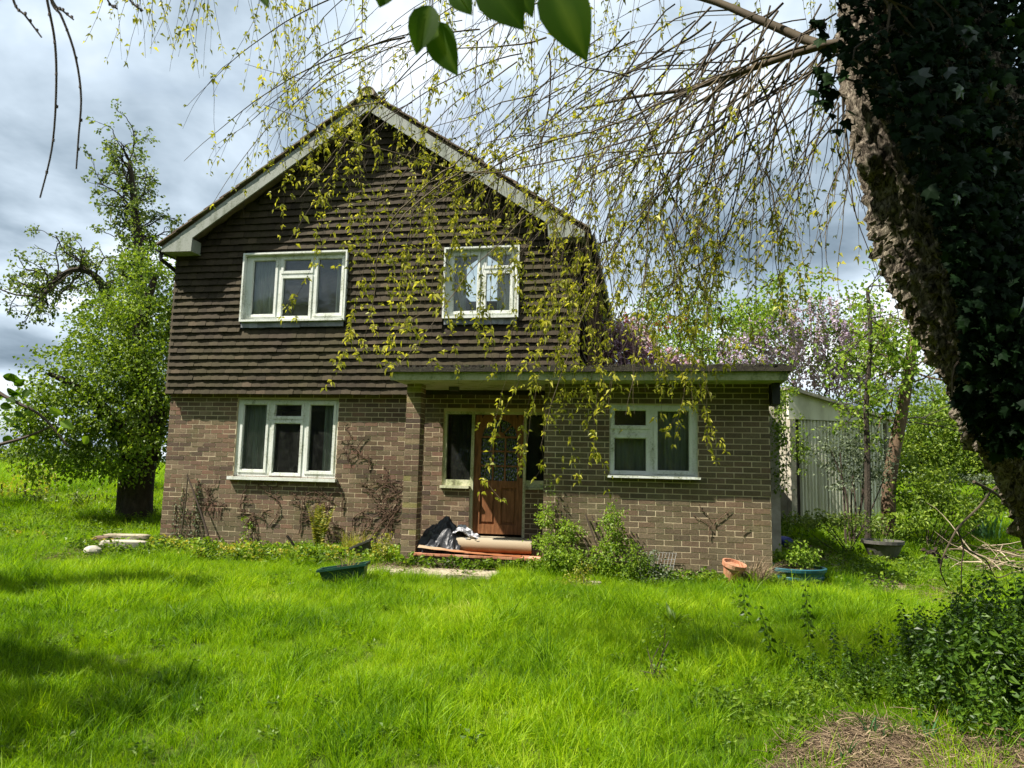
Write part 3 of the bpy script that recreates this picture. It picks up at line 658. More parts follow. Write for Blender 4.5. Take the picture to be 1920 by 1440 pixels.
# --- main roof
g = Geo()
for s in (0, 1):
    e_, c_ = (RX0, RC) if s == 0 else (RX1, RC)
    prism(g, [(e_, RZ+0.0), (c_, zt(RC)), (c_, zt(RC)+0.04), (e_, RZ+0.04)], -0.38, 8.25)
roof = g.obj('roof', M_ROOFT, house)
nrow = 13; sl = math.hypot(RC-RX0, zt(RC)-RZ); ang = math.atan2(zt(RC)-RZ, RC-RX0)
crs = Geo()
for s in (0, 1):
    for q in range(nrow):
        u0 = -0.05+q*(sl+0.02)/nrow; ln = (sl+0.02)/nrow+0.07
        a = ang-0.055; sg = 1 if s == 0 else -1
        ex = RX0 if s == 0 else RX1
        c = np.array([ex+sg*(u0+ln/2)*math.cos(ang), 0, RZ+0.075+(u0+ln/2)*math.sin(ang)])
        Mx = np.array([[math.cos(a)*sg, 0, -math.sin(a)], [0, 1, 0], [math.sin(a)*sg if 0 else math.sin(a), 0, math.cos(a)*sg]])
        # local x runs up the slope
        ux = np.array([sg*math.cos(a), 0, math.sin(a)]); uz = np.array([-sg*math.sin(a), 0, math.cos(a)])
        Mx = np.stack([ux, np.array([0, 1, 0]), uz], 1)
        gg = Geo(); gg.obox(c+np.array([0, -0.29, 0])+uz*rng.normal(0, .003), (ln/2, 0.165, 0.011), Mx, rng.random())
        gg.obj('verge_tile', M_ROOFT, roof)
        for yy in np.arange(-0.12, 8.2, 0.30):
            crs.obox(c+np.array([0, yy+0.15, 0])+uz*rng.normal(0, .002), (ln/2, 0.147, 0.010), Mx, rng.random())
crs.obj('roof_tiles', M_ROOFT, roof, stuff=True)
for q in range(19):
    y_ = -0.47+q*0.46; t = np.linspace(-0.35, math.pi+0.35, 12); rr = 0.125 if q % 2 else 0.13
    V = []; 
    for yy in (y_, y_+0.475):
        for ra in (rr, rr-0.018): V += [(RC+ra*math.cos(u), yy, zt(RC)+0.03+ra*math.sin(u)*0.85) for u in t]
    m_ = 12; F = []
    for a in range(m_-1): F += [(a, a+1, 2*m_+a+1, 2*m_+a), (m_+a, 3*m_+a, 3*m_+a+1, m_+a+1), (a, m_+a, m_+a+1, a+1), (2*m_+a, 2*m_+a+1, 3*m_+a+1, 3*m_+a)]
    Geo().add(V, np.array(F), rng.random()).obj('ridge_tile', M_ROOFT, roof)
Geo().add([(RC+0.11*math.cos(u), -0.46, zt(RC)+0.02+0.10*math.sin(u)) for u in np.linspace(-.3, math.pi+.3, 12)], np.arange(12)[None, :], 0.9).obj('ridge_mortar', M_CONC, roof)
for s in (0, 1):
    mir = (lambda x: x) if s == 0 else (lambda x: 2*RC-x)
    f = lambda x: RZ+RS*(x-RX0)
    g = Geo()
    P = [(RX0+0.03, RZ-0.07), (RX0+0.03, f(RX0+0.03)-0.012), (RC, f(RC)-0.012), (RC, f(RC)-0.245), (0.47, f(0.47)-0.245), (0.46, RZ-0.075)]
    P = [(mir(a), b) for a, b in P]
    if s: P = P[::-1]
    prism(g, P, -0.42-0.002*s, -0.392, 0.5)
    P2 = [(0.02, f(0.0)-0.10), (0.02, f(0.0)-0.08), (RC, f(RC)-0.095), (RC, f(RC)-0.115)]
    P2 = [(mir(a), b) for a, b in P2]; gs = Geo(); prism(gs, P2 if not s else P2[::-1], -0.391, -0.10, 0.3); gs.obj('verge_soffit', M_ROOFT, house)
    xa, xb = sorted((mir(RX0+0.03), mir(0.458))); g.box((xa+0.002, -0.391, RZ-0.068), (xb-0.002, -0.06, RZ-0.045), 0.4)
    e0, e1 = sorted((mir(0.445), mir(0.46))); g.box((e0, -0.391, RZ-0.044), (e1, -0.16, f(0.46)-0.25), 0.4)
    g.obj('barge_board', M_BARGE, house)
    g = Geo(); xa, xb = sorted((mir(RX0+0.02), mir(0.0))); g.box((xa, -0.05, RZ-0.066), (xb, 8.2, RZ-0.05)); g.box((mir(RX0+0.01)-0.008, -0.05, RZ-0.05), (mir(RX0+0.01)+0.008, 8.2, RZ+0.02)); g.obj('eaves_board', M_CREAM, house)
    g = Geo(); t = np.linspace(math.pi, 2*math.pi, 9); gx_ = mir(RX0-0.055); V = []
    for yy in (-0.40, 8.2):
        for ra in (0.06, 0.054): V += [(gx_+ra*math.cos(u), yy, RZ+0.0+ra*math.sin(u)) for u in t]
    F = []
    for a in range(8): F += [(a, a+1, 19+a, 18+a), (9+a, 27+a, 28+a, 10+a), (a, 9+a, 10+a, a+1), (18+a, 19+a, 28+a, 27+a)]
    g.add(V, np.array(F)); g.obj('gutter', M_BLACK, house)
    gx2 = mir(-0.10)
    yb = -0.30 if s == 0 else 7.8
    g = Geo().tube([(gx_, yb, RZ-0.05), (gx_, yb, RZ-0.16), (mir(-0.13), yb+0.3, RZ-0.26), (gx2, yb+0.75, RZ-0.42), (gx2, yb+0.8, 2.2), (gx2, yb+0.8, 0.0 if s == 0 else 2.7)] if s == 0 else [(gx_, yb, RZ-0.05), (gx_, yb, RZ-0.16), (gx2, yb+.1, RZ-0.32), (gx2, yb+.1, 2.7)], 0.034, 8); g.obj('downpipe', M_BLACK, house)
# --- flat roof over porch and extension
g = Geo(); g.box((4.43, -1.43, 2.447), (9.60, -0.001, 2.462)); g.box((6.91, 0.0, 2.447), (9.60, 5.2, 2.462)); g.box((4.44, -1.42, 2.463), (9.59, -0.10, 2.545)); g.box((6.98, -0.10, 2.463), (9.59, 5.19, 2.545))
fr = g.obj('flat_roof', M_FASCIA, house)
Geo().box((4.428, -1.455, 2.435), (9.602, -1.431, 2.548)).obj('fascia', M_FASCIA, fr)
Geo().box((9.603, -1.455, 2.435), (9.627, 5.2, 2.548)).obj('fascia', M_FASCIA, fr)
g = Geo(); n = 260
for q in range(n):
    x_ = 4.34+q*(9.68-4.34)/n; j1 = 0.5+0.5*mnoise.noise(Vector((x_*2.3, 0, 1)))+0.25*mnoise.noise(Vector((x_*11, 0, 1))); j2 = 0.5+0.5*mnoise.noise(Vector((x_*5, 3, 1)))
    g.box((x_, -1.50-0.02*j1, 2.549-0.010*j2), (x_+(9.68-4.34)/n, -1.2, 2.600+0.016*j1), 0.5)
g.box((4.34, -1.2, 2.549), (9.66, -0.10, 2.61)); g.box((6.98, -0.10, 2.549), (9.66, 5.25, 2.61)); g.obj('roof_felt', M_FELT, fr)
# moss and gravel clumps along the felt edge
g = Geo()
for q in range(240):
    x_ = rng.uniform(4.36, 9.64); s_ = rng.uniform(0.008, 0.022); g.obox((x_, -1.50+rng.random()*0.08, 2.618+s_*0.3), (s_*1.5, s_, s_*0.7), np.eye(3), rng.random())
g.obj('moss', M_FELT, fr, stuff=True)
Geo().box((9.50, -1.1, 2.17), (9.60, -0.75, 2.44)).obj('rainwater_hopper', M_BLACK, house)
Geo().lathe([(0.0, 0.0), (0.05, 0.0), (0.055, 0.05), (0.045, 0.09), (0.0, 0.10)], (4.30, -0.055, 0.0), 12).obj('tap_cover', M_GREYP, house)
# ------------------------------------------------------------------ foliage tools
def unit(v): return v/(np.linalg.norm(v, axis=-1, keepdims=True)+1e-9)
def rdir(n): return unit(rng.normal(size=(n, 3)))
def leaves(g, P, D, size, w=0.35, fold=0.18, r=None, droop=0.1):
    P = np.asarray(P, float); n = len(P)
    if n == 0: return
    D = unit(np.asarray(D, float)); size = np.broadcast_to(np.asarray(size, float), (n,))[:, None]
    S = unit(np.cross(D, rdir(n))); Nn = np.cross(S, D); Nn *= np.where(Nn[:, 2:3] < 0, -1, 1)
    mid = P+D*size*0.45
    tip = P+D*size; tip[:, 2] -= droop*size[:, 0]
    V = np.stack([P, mid+S*size*w+Nn*fold*size, tip, mid-S*size*w+Nn*fold*size], 1).reshape(-1, 3)
    b = np.arange(n)*4
    if r is None: r = rng.random(n)
    g.add(V, np.concatenate([np.stack([b, b+1, b+2], -1), np.stack([b, b+2, b+3], -1)]), np.repeat(r, 4))
def clumps(blobs, per_m3, n_leaf, spread, hollow=0.45):
    P = []; O = []
    for c, rad in blobs:
        rad = np.broadcast_to(np.asarray(rad, float), (3,)); n = max(4, int(per_m3*4.19*rad.prod()))
        d = rdir(n); rr = (hollow+(1-hollow)*rng.random(n)**0.6)[:, None]; C = np.asarray(c)+d*rr*rad
        for q in range(n):
            m_ = max(2, int(n_leaf*rng.uniform(0.4, 1.6))); X_ = C[q]+rng.normal(size=(m_, 3))*spread*rng.uniform(0.6, 1.3)*np.array([1, 1, 0.7]); P.append(X_); O.append(unit(X_-np.asarray(c)))
    return np.concatenate(P), np.concatenate(O)
def crown(name, parent, blobs, per_m3, n_leaf, spread, size, m, w=0.35, hollow=0.45, stuff=False):
    P, O = clumps(blobs, per_m3, n_leaf, spread, hollow); g = Geo(); n = len(P)
    D = unit(rdir(n)+O*0.7+np.array([0, 0, -0.25])); leaves(g, P, D, size*rng.uniform(0.6, 1.35, n), w)
    return g.obj(name, m, parent, stuff=stuff)
def poly(P0, d, Lg, n, wob, grav, rs=None):
    rs = rs or rng; P = [np.array(P0, float)]; d = unit(np.array(d, float)); st = Lg/n
    for _ in range(n):
        d = unit(d+rs.normal(size=3)*wob+np.array([0, 0, grav])); P.append(P[-1]+d*st)
    return np.array(P), d
def smooth_path(P, n):
    P = np.asarray(P, float); t = np.linspace(0, len(P)-1, n); o = []
    for u in t:
        i = min(int(u), len(P)-2); f = u-i; p0 = P[max(i-1, 0)]; p1 = P[i]; p2 = P[i+1]; p3 = P[min(i+2, len(P)-1)]
        o.append(0.5*((2*p1)+(-p0+p2)*f+(2*p0-5*p1+4*p2-p3)*f*f+(-p0+3*p1-3*p2+p3)*f**3))
    return np.array(o)
def grow(g, P0, d, Lg, r, lvl, tips, grav=(0.0, 0.02, 0.0), kids=5, sides=(8, 6, 4, 3), wob=0.12, shrink=0.6):
    P, de = poly(P0, d, Lg, 8, wob, grav[min(lvl, len(grav)-1)]); g.tube(P, np.linspace(r, r*0.45, len(P)), sides[min(lvl, 3)], rng.random(), False)
    if lvl >= len(grav)-1: tips.append(P[3:]); return
    for q in range(kids):
        i = rng.integers(3, len(P)); nd = unit(unit(P[i]-P[i-1])*0.7+rdir(1)[0]*0.85)
        grow(g, P[i], nd, Lg*shrink*rng.uniform(0.7, 1.1), r*0.5, lvl+1, tips, grav, kids, sides, wob*1.2, shrink)
def scatter(name, protos, P, rz, tilt, scl, pick, m, kind='stuff'):
    cn = bpy.data.collections.new(name+'_kinds')
    for q, me in enumerate(protos):
        o = bpy.data.objects.new('%s_kind_%02d' % (name, q), me); cn.objects.link(o)
    me = bpy.data.meshes.new(name); P = np.asarray(P, np.float32); me.vertices.add(len(P)); me.vertices.foreach_set('co', P.ravel())
    a = me.attributes.new('rot', 'FLOAT_VECTOR', 'POINT'); a.data.foreach_set('vector', np.stack([tilt[:, 0], tilt[:, 1], rz], -1).astype(np.float32).ravel())
    a = me.attributes.new('scl', 'FLOAT', 'POINT'); a.data.foreach_set('value', np.asarray(scl, np.float32))
    a = me.attributes.new('pick', 'INT', 'POINT'); a.data.foreach_set('value', np.asarray(pick, np.int32))
    o = bpy.data.objects.new(name, me); COL.objects.link(o); o['kind'] = kind
    t = bpy.data.node_groups.new(name+'_nodes', 'GeometryNodeTree')
    t.interface.new_socket('Geometry', in_out='INPUT', socket_type='NodeSocketGeometry'); t.interface.new_socket('Geometry', in_out='OUTPUT', socket_type='NodeSocketGeometry')
    gi = t.nodes.new('NodeGroupInput'); go = t.nodes.new('NodeGroupOutput'); ip = t.nodes.new('GeometryNodeInstanceOnPoints'); ci = t.nodes.new('GeometryNodeCollectionInfo')
    ci.inputs['Collection'].default_value = cn; ci.inputs['Separate Children'].default_value = True; ci.inputs['Reset Children'].default_value = True
    def na(nm, ty):
        n_ = t.nodes.new('GeometryNodeInputNamedAttribute'); n_.data_type = ty; n_.inputs[0].default_value = nm; return n_.outputs['Attribute']
    e2 = t.nodes.new('FunctionNodeEulerToRotation'); t.links.new(na('rot', 'FLOAT_VECTOR'), e2.inputs[0])
    t.links.new(gi.outputs[0], ip.inputs['Points']); t.links.new(ci.outputs[0], ip.inputs['Instance']); ip.inputs['Pick Instance'].default_value = True
    t.links.new(na('pick', 'INT'), ip.inputs['Instance Index']); t.links.new(e2.outputs[0], ip.inputs['Rotation']); t.links.new(na('scl', 'FLOAT'), ip.inputs['Scale'])
    t.links.new(ip.outputs[0], go.inputs[0]); md = o.modifiers.new('scatter', 'NODES'); md.node_group = t; return o
def blades(g, n, rad, h0, h1, width, bend=0.5, r0=0.0, r1=1.0, seg=3, base=(0, 0, 0)):
    a = rng.random(n)*2*math.pi; rr = rad*np.sqrt(rng.random(n)); B = np.stack([np.cos(a)*rr, np.sin(a)*rr, np.zeros(n)], -1)+np.asarray(base)
    la = a+rng.normal(0, 1.0, n); ld = np.stack([np.cos(la), np.sin(la), np.zeros(n)], -1); hh = rng.uniform(h0, h1, n); bn = bend*rng.uniform(0.2, 1.3, n)
    sa = rng.random(n)*math.pi; sd = np.stack([np.cos(sa), np.sin(sa), np.zeros(n)], -1); wd = width*rng.uniform(0.7, 1.3, n)
    V = []
    for q in range(seg+1):
        t = q/seg; c = B+ld*(hh*bn*t*t)[:, None]; c = c+np.array([0, 0, 1])*(hh*t*(1-0.30*bn*t))[:, None]; ww = (wd*(1-t)**0.7*0.5)[:, None]
        if q < seg: V += [c-sd*ww, c+sd*ww]
        else: V.append(c)
    K = len(V); V = np.stack(V, 1).reshape(-1, 3); b = np.arange(n)*K
    Q = np.concatenate([np.stack([b+2*q, b+2*q+1, b+2*q+3, b+2*q+2], -1) for q in range(seg-1)]); T3 = np.stack([b+2*seg-2, b+2*seg-1, b+2*seg], -1)
    rv = np.repeat(rng.uniform(r0, r1, n), K); n0 = g.n; g.add(V, Q, rv); g.Lp.append((T3+n0).ravel()); g.S.append(np.full(n, 3))
# ------------------------------------------------------------------ grass
TUFTS = [None]*8
for q in range(8):
    g = Geo(); blades(g, 30, 0.055, 0.05, 0.15 if q < 6 else 0.20, 0.0052, 0.65); 
    if q in (1, 5): blades(g, 5, 0.05, 0.10, 0.2, 0.004, 0.9, 0.95, 1.0)
    if q > 5: blades(g, 14, .04, .12, .26, .006, 0.9, 0, .7)
    TUFTS[q] = g.mesh('grass_tuft', M_GRASS)
def field(d0, d1, dens, side=1.12):
    A = (d1**2-d0**2)*0.714*side; n = int(A*dens); d = np.sqrt(rng.random(n)*(d1**2-d0**2)+d0**2); l = rng.uniform(-1, 1, n)*0.714*side*d
    f2 = unit(np.array([CFW[0], CFW[1], 0])); r2 = np.array([f2[1], -f2[0], 0]); P = np.array([CPOS[0], CPOS[1], 0])+d[:, None]*f2+l[:, None]*r2
    return P[:, :2]
def keep_lawn(P):
    k = ~((P[:, 0] > -0.02) & (P[:, 0] < 9.52) & (P[:, 1] > 0)) & ~((P[:, 0] > 4.45) & (P[:, 0] < 9.52) & (P[:, 1] > -0.97))
    k &= ~(inpoly(P, PATHPOLY) & (rng.random(len(P)) < 0.97)); k &= ~(inpoly(P, DIRTPOLY) & (rng.random(len(P)) < 0.86))
    k &= ~((P[:, 0] > 4.2) & (P[:, 0] < 6.0) & (P[:, 1] > -1.78) & (P[:, 1] < -1.0) & (rng.random(len(P)) < 0.93))
    return k
PP = []; SS = []
for d0, d1, dens, s_ in ((2.4, 7.5, 300, 1.0), (7.5, 13.5, 190, 1.05), (13.5, 26, 55, 1.7), (26, 60, 9, 3.2)):
    P = field(d0, d1, dens); P = P[keep_lawn(P)]
    nz = np.array([mnoise.noise(Vector((p[0]*0.9, p[1]*0.9, 0.3)))+0.5*mnoise.noise(Vector((p[0]*3, p[1]*3, 5))) for p in P])
    PP.append(P); SS.append(np.maximum(s_*0.66, s_*(0.98+0.8*nz)*rng.uniform(0.7, 1.3, len(P))))
P = np.concatenate(PP); S_ = np.clip(np.concatenate(SS), 0.4, 6); n = len(P)
scatter('lawn_grass', TUFTS, np.column_stack([P, H(P[:, 0], P[:, 1])-0.005]), rng.random(n)*6.28, rng.normal(0, 0.13, (n, 2)), S_, np.where(rng.random(n) < 0.93, rng.integers(0, 5, n), rng.integers(5, 8, n)), M_GRASS)
# broad-leaved weeds in the lawn and along the walls
WK = []
for q in range(6):
    g = Geo(); n = 26; a = rng.random(n)*6.28; rr = rng.uniform(0, 0.07, n); hh = rng.uniform(0.01, 0.10 if q < 3 else 0.16, n); P = np.stack([np.cos(a)*rr, np.sin(a)*rr, hh], -1)
    D = np.stack([np.cos(a), np.sin(a), rng.uniform(-0.1, 0.9, n)], -1); leaves(g, P, D, rng.uniform(0.03, 0.065, n), 0.33); WK.append(g.mesh('weed', M_WEED))
for q in range(3):
    g = Geo(); n = 26; a = rng.random(n)*6.28; rr = rng.uniform(0, 0.07, n); hh = rng.uniform(0.01, 0.15, n); P = np.stack([np.cos(a)*rr, np.sin(a)*rr, hh], -1)
    D = np.stack([np.cos(a), np.sin(a), rng.uniform(-0.1, 0.9, n)], -1); leaves(g, P, D, rng.uniform(0.03, 0.06, n), 0.36); WK.append(g.mesh('weed', M_YELL if q == 0 else M_BRIGHTL))
def strip(x0, x1, y0, y1, n): return np.column_stack([rng.uniform(x0, x1, n), rng.uniform(y0, y1, n)])
def pxstrip(pts, n, spread):
    o = []; B = [gp(a, b)[:2] for a, b in pts]
    for _ in range(n):
        k = rng.integers(0, len(B)-1); o.append(B[k]+(B[k+1]-B[k])*rng.random()+rng.normal(0, spread, 2))
    return np.array(o)
Ws = [strip(-0.3, 4.4, -0.75, -0.05, 300), strip(-0.4, 4.3, -1.25, -0.6, 420), strip(6.4, 9.6, -1.35, -0.98, 190), strip(4.5, 6.5, -1.12, -1.02, 60), strip(9.6, 14, -1, 6, 900), strip(-7, 0, -0.5, 6, 900),
      pxstrip([(0, 1040), (150, 1045), (300, 1050)], 160, 0.3), pxstrip([(1480, 985), (1600, 1000), (1800, 1010)], 500, 0.5), pxstrip([(1380, 1345), (1500, 1310), (1680, 1300), (1850, 1340)], 230, 0.2)]
L_ = field(2.8, 12, 3.5); Ws.append(L_[keep_lawn(L_)]); L2 = field(3, 6, 1); Ws.append(L2[keep_lawn(L2)])
P = np.concatenate(Ws); k_ = ~((P[:, 0] > 0) & (P[:, 0] < 9.5) & (P[:, 1] > 0)); P = P[k_]; n = len(P)
pk = rng.integers(0, 6, n); near = (P[:, 1] > -1.4) & (P[:, 1] < 0) & (P[:, 0] < 4.5); pk[near] = rng.integers(2, 9, near.sum())
wsc = rng.uniform(0.7, 1.4, n)*np.where(P[:, 1] < -1.6, 0.55, 1.0)
scatter('ground_cover', WK, np.column_stack([P, H(P[:, 0], P[:, 1])+0.01]), rng.random(n)*6.28, rng.normal(0, 0.15, (n, 2)), wsc, pk, M_WEED)
# dead grass and straw on bare patches
SK = []
for q in range(4):
    g = Geo()
    for _ in range(22):
        a = rng.random()*6.28; p = np.array([*(rng.normal(0, 0.07, 2)), 0.01+rng.random()*0.025]); d = np.array([math.cos(a), math.sin(a), rng.normal(0, 0.22)]); ll = rng.uniform(0.03, 0.11)
        g.tube(np.array([p, p+d*ll*0.5+rng.normal(0, .006, 3), p+d*ll]), 0.0016, 3, rng.random(), False)
    SK.append(g.mesh('straw', M_STRAW))
def inside_pts(polyg, n):
    lo, hi = polyg.min(0), polyg.max(0); P = rng.uniform(lo, hi, (n*3, 2)); P = P[inpoly(P, polyg)]; return P[:n]
P = np.concatenate([inside_pts(DIRTPOLY, 420), inside_pts(PATHPOLY, 60), pxstrip([(1760, 1130), (1850, 1090), (1930, 1060), (2050, 1050)], 520, 0.35), strip(4.2, 5.9, -1.75, -1.05, 60), pxstrip([(0, 1045), (120, 1050), (250, 1040)], 120, 0.2), pxstrip([(1470, 960), (1560, 975)], 120, 0.25)])
n = len(P); scatter('dry_straw', SK, np.column_stack([P, H(P[:, 0], P[:, 1])+0.02]), rng.random(n)*6.28, rng.normal(0, 0.2, (n, 2)), rng.uniform(0.6, 1.3, n), rng.integers(0, 4, n), M_STRAW)

# ------------------------------------------------------------------ trees left of the house
def leafed_twigs(g, tips, per, size, m_, w=0.33, spread=0.03):
    P = []; D = []
    for T in tips:
        n = per; i = rng.integers(0, len(T)-1, n); f = rng.random(n)[:, None]; p = T[i]*(1-f)+T[i+1]*f; P.append(p+rng.normal(0, spread, (n, 3))); D.append(unit(T[i+1]-T[i])*0.6+rdir(n))
    P = np.concatenate(P); D = np.concatenate(D); leaves(g, P, D, size*rng.uniform(0.6, 1.4, len(P)), w)
b = gp(262, 915); b = at(262, 918, 15.5); b[2] = float(H(b[0], b[1]))
t = thing('goat_willow', b, 'big bushy green tree on a dark leaning trunk by the left end of the house', 'tree')
g = Geo(); tips = []
top = at(300, 760, 15.8); g.tube(smooth_path([b+np.array([0, 0, -0.3]), b+np.array([-0.05, 0, .5]), at(272, 840, 15.6), top], 12), np.linspace(0.36, 0.24, 12), 12)
g.tube(smooth_path([b+np.array([-.3, 0, -0.3]), at(238, 850, 15.4), at(215, 800, 15.2), at(180, 770, 15)], 12), np.linspace(0.2, 0.08, 12), 8)
g.tube(smooth_path([at(272, 860, 15.6), at(285, 760, 15.6), at(260, 640, 15.6), at(290, 520, 15.8)], 12), np.linspace(0.3, 0.06, 12), 8)
g.tube(smooth_path([at(255, 850, 15.3), at(232, 800, 15.0), at(150, 730, 14.8), at(90, 700, 14.6)], 12), np.linspace(0.16, 0.04, 12), 8)
g.obj('trunk', M_BARK2, t, smooth=True)
bl = [(at(300, 560, 16.2), 1.15), (at(240, 640, 15.4), 1.25), (at(160, 705, 15.0), 1.05), (at(250, 740, 14.9), 1.3), (at(150, 785, 14.8), 0.95), (at(90, 770, 14.8), .85), (at(75, 835, 14.8), .7), (at(320, 680, 16.5), 1.4), (at(120, 850, 14.8), .7), (at(195, 600, 15.6), .7), (at(270, 500, 16.2), .65), (at(190, 840, 14.9), .65), (at(300, 800, 16.0), 1.0)]
crown('crown', t, bl, 22, 24, 0.13, 0.08, M_TREEL, 0.34, 0.35)
crown('hanging_sprays', t, [(at(170, 870, 14.8), (1.2, .6, .35)), (at(240, 880, 14.9), (.5, .4, .3)), (at(60, 790, 14.6), (.6, .5, .9)), (at(235, 855, 14.5), (.35, .3, .3)), (at(205, 885, 14.4), (.5, .3, .25)), (at(262, 830, 14.4), (.5, .3, .4)), (at(280, 880, 14.6), (.2, .2, .3))], 60, 14, 0.12, 0.075, M_BRIGHTL, 0.34, 0.1)
b = at(262, 905, 20); b[2] = float(H(b[0], b[1]))
t = thing('ivy_clad_pear_tree', b, 'tall sparse tree with ivy up its stem rising above the bushy tree at left', 'tree')
g = Geo(); tips = []
st = smooth_path([b, at(258, 640, 20), at(262, 500, 20), at(254, 400, 20), at(243, 300, 20)], 26); g.tube(st, np.linspace(0.30, 0.045, 26), 8)
lb = smooth_path([at(258, 640, 20), at(210, 590, 19.6), at(190, 530, 19.4), at(150, 505, 19.2), at(110, 520, 19.1), at(78, 560, 19)], 22); g.tube(lb, np.linspace(0.15, 0.03, 22), 6)
for T, ii in ((st, range(9, 26)), (lb, range(6, 22))):
    for i in ii:
        for _ in range(3 if T is st else 2):
            grow(g, T[i], rdir(1)[0]+np.array([CR[0]*(-.3), CR[1]*(-.3), 0.25]), rng.uniform(0.5, 1.25), 0.03, 0, tips, (0.03, -0.05, -0.10), 3, (4, 3, 3, 3), 0.18, 0.6)
g.obj('trunk', M_BARK2, t)
g = Geo(); leafed_twigs(g, tips, 11, 0.085, None, 0.38, 0.05); g.obj('crown', M_TREEL2, t)
crown('ivy', t, [(at(260, 560, 20), (.3, .3, .8)), (at(262, 450, 20), (.36, .35, .8)), (at(258, 370, 20), (.25, .25, .5)), (at(208, 585, 19.5), (.2, .2, .25))], 30, 12, 0.13, 0.08, M_TREEL2, 0.4, 0.1)
# hedge and shrubs in the field at left, and a tree line all round the horizon
def hedge(label, px0, px1, dist, hgt, m, size, dens=1.0, name='hedge', py=None):
    a = at(px0, 860, dist); b_ = at(px1, 860, dist); n = max(3, int(np.linalg.norm(b_-a)/(hgt*0.7))); bl = []
    for q in range(n+1):
        p = a+(b_-a)*q/n; h_ = hgt*rng.uniform(0.75, 1.25); z0 = float(H(p[0], p[1])); bl.append((np.array([p[0], p[1], z0+h_*0.45]), (hgt*0.75, hgt*0.5, h_*0.55)))
    c = (a+b_)/2; t = thing(name, G(c[0], c[1]), label, 'hedge')
    g = Geo()
    for q in range(n*2):
        p = a+(b_-a)*rng.random(); z0 = float(H(p[0], p[1])); g.tube(np.array([[p[0], p[1], z0-.1], [p[0]+rng.normal(0, .1), p[1], z0+hgt*0.6]]), 0.03*hgt, 4, rng.random(), False)
    g.obj('stems', M_BARK2, t); crown('foliage', t, bl, 9/hgt**2*dens*3.0, 24, 0.16*hgt**0.7, size, m, 0.4, 0.5); return t
hedge('low pale field hedge on the horizon at the far left', -260, 200, 46, 1.5, M_FARL, 0.20)
hedge('distant hedge closing the garden behind the right-hand trees', 1500, 2400, 42, 3.0, M_FARL, 0.28)
hedge('bright yellow-green shrub border at the left picture edge', -330, 62, 18, 0.75, M_YELL, 0.07, 0.5)
hedge('pale grassy scrub under the bushy tree at left', 60, 240, 17, 0.55, M_TREEL2, 0.06, 0.5)
# ------------------------------------------------------------------ behind the extension
def ground_at(px, d):
    p = at(px, 880, d); return G(p[0], p[1])
def racemes(t, centres, spread, n, m, ln=0.26, name='flower_cluster', cap=140):
    cache = []
    for q in range(6):
        g = Geo(); k = 54; u = rng.random(k); a = rng.random(k)*6.28; rr = 0.052*(1-u)**0.6+0.006; P = np.stack([np.cos(a)*rr, np.sin(a)*rr, -u*ln], -1)
        leaves(g, P, np.stack([np.cos(a), np.sin(a), -0.5+0*a], -1), rng.uniform(0.032, 0.052, k), 0.5); cache.append(g.mesh(name, m))
    for q in range(min(n, cap)):
        c, rad = centres[rng.integers(0, len(centres))]; d = rdir(1)[0]; d[1] = -abs(d[1]); p = np.asarray(c)+d*np.asarray(rad)*rng.uniform(0.75, 1.08)
        o = link(name, cache[rng.integers(0, 6)], t, loc=tuple(p)); o.rotation_euler = (rng.normal(0, .12), rng.normal(0, .12), rng.random()*6.28); s_ = rng.uniform(1.0, 1.9); o.scale = (s_, s_, s_*rng.uniform(0.9, 1.3))
t = thing('mauve_wisteria', ground_at(1190, 15), 'mauve blossoming climber tumbling behind the flat roof next to the tall house wall', 'climber')
bl = [(at(1165, 640, 14.5), (.55, .4, .5)), (at(1215, 665, 14.5), (.55, .4, .4)), (at(1180, 610, 15), (.4, .3, .25)), (at(1270, 690, 14.5), (.5, .4, .3))]
g = Geo(); tips = []
for q in range(7): grow(g, ground_at(1190+q*8, 15), np.array([rng.normal(0, .2), 0, 1]), 2.6, 0.03, 0, tips, (0.02, 0.0, -0.05), 3, (5, 4, 3, 3))
g.obj('stems', M_BARK2, t); crown('foliage', t, bl, 60, 14, 0.11, 0.065, M_OLIVE, .35, .3); racemes(t, bl, 0, 140, M_PINK, 0.34)
crown('red_leaves', t, [(at(1160, 600, 15), (.35, .3, .18)), (at(1250, 605, 15), (.3, .3, .12))], 60, 14, 0.09, 0.07, M_RED, .35, .2)
t = thing('hazel_thicket', ground_at(1300, 17), 'loose light-green thicket behind the flat roof between the two blossoming climbers', 'shrub')
g = Geo(); tips = []
for q in range(16): grow(g, ground_at(1230+q*12, 17), np.array([rng.normal(0, .18), rng.normal(0, .1), 1]), rng.uniform(2.8, 3.9), 0.035, 0, tips, (0.02, 0.0, -0.04), 4, (5, 4, 3, 3))
g.obj('stems', M_BARK2, t); g = Geo(); leafed_twigs(g, tips, 16, 0.085, None, .36, .08); g.obj('sprays', M_BRIGHTL, t)
crown('foliage', t, [(at(1270, 650, 16.5), (.8, .5, .6)), (at(1350, 640, 16.5), (.9, .5, .8)), (at(1320, 580, 17), (.6, .5, .5)), (at(1220, 590, 17.5), (.5, .5, .5)), (at(1400, 590, 17), (.6, .4, .7)), (at(1330, 690, 16.5), (1.5, .5, .5))], 46, 18, 0.14, 0.085, M_BRIGHTL, .36, .25)
crown('olive_sprays', t, [(at(1230, 560, 17), (.9, .5, .45)), (at(1310, 690, 16), (1.2, .4, .4))], 20, 10, 0.14, 0.06, M_TREEL2, .36, .1)
t = thing('lilac_wisteria', ground_at(1520, 17.5), 'lilac wisteria with long hanging flower clusters above the concrete garage', 'climber')
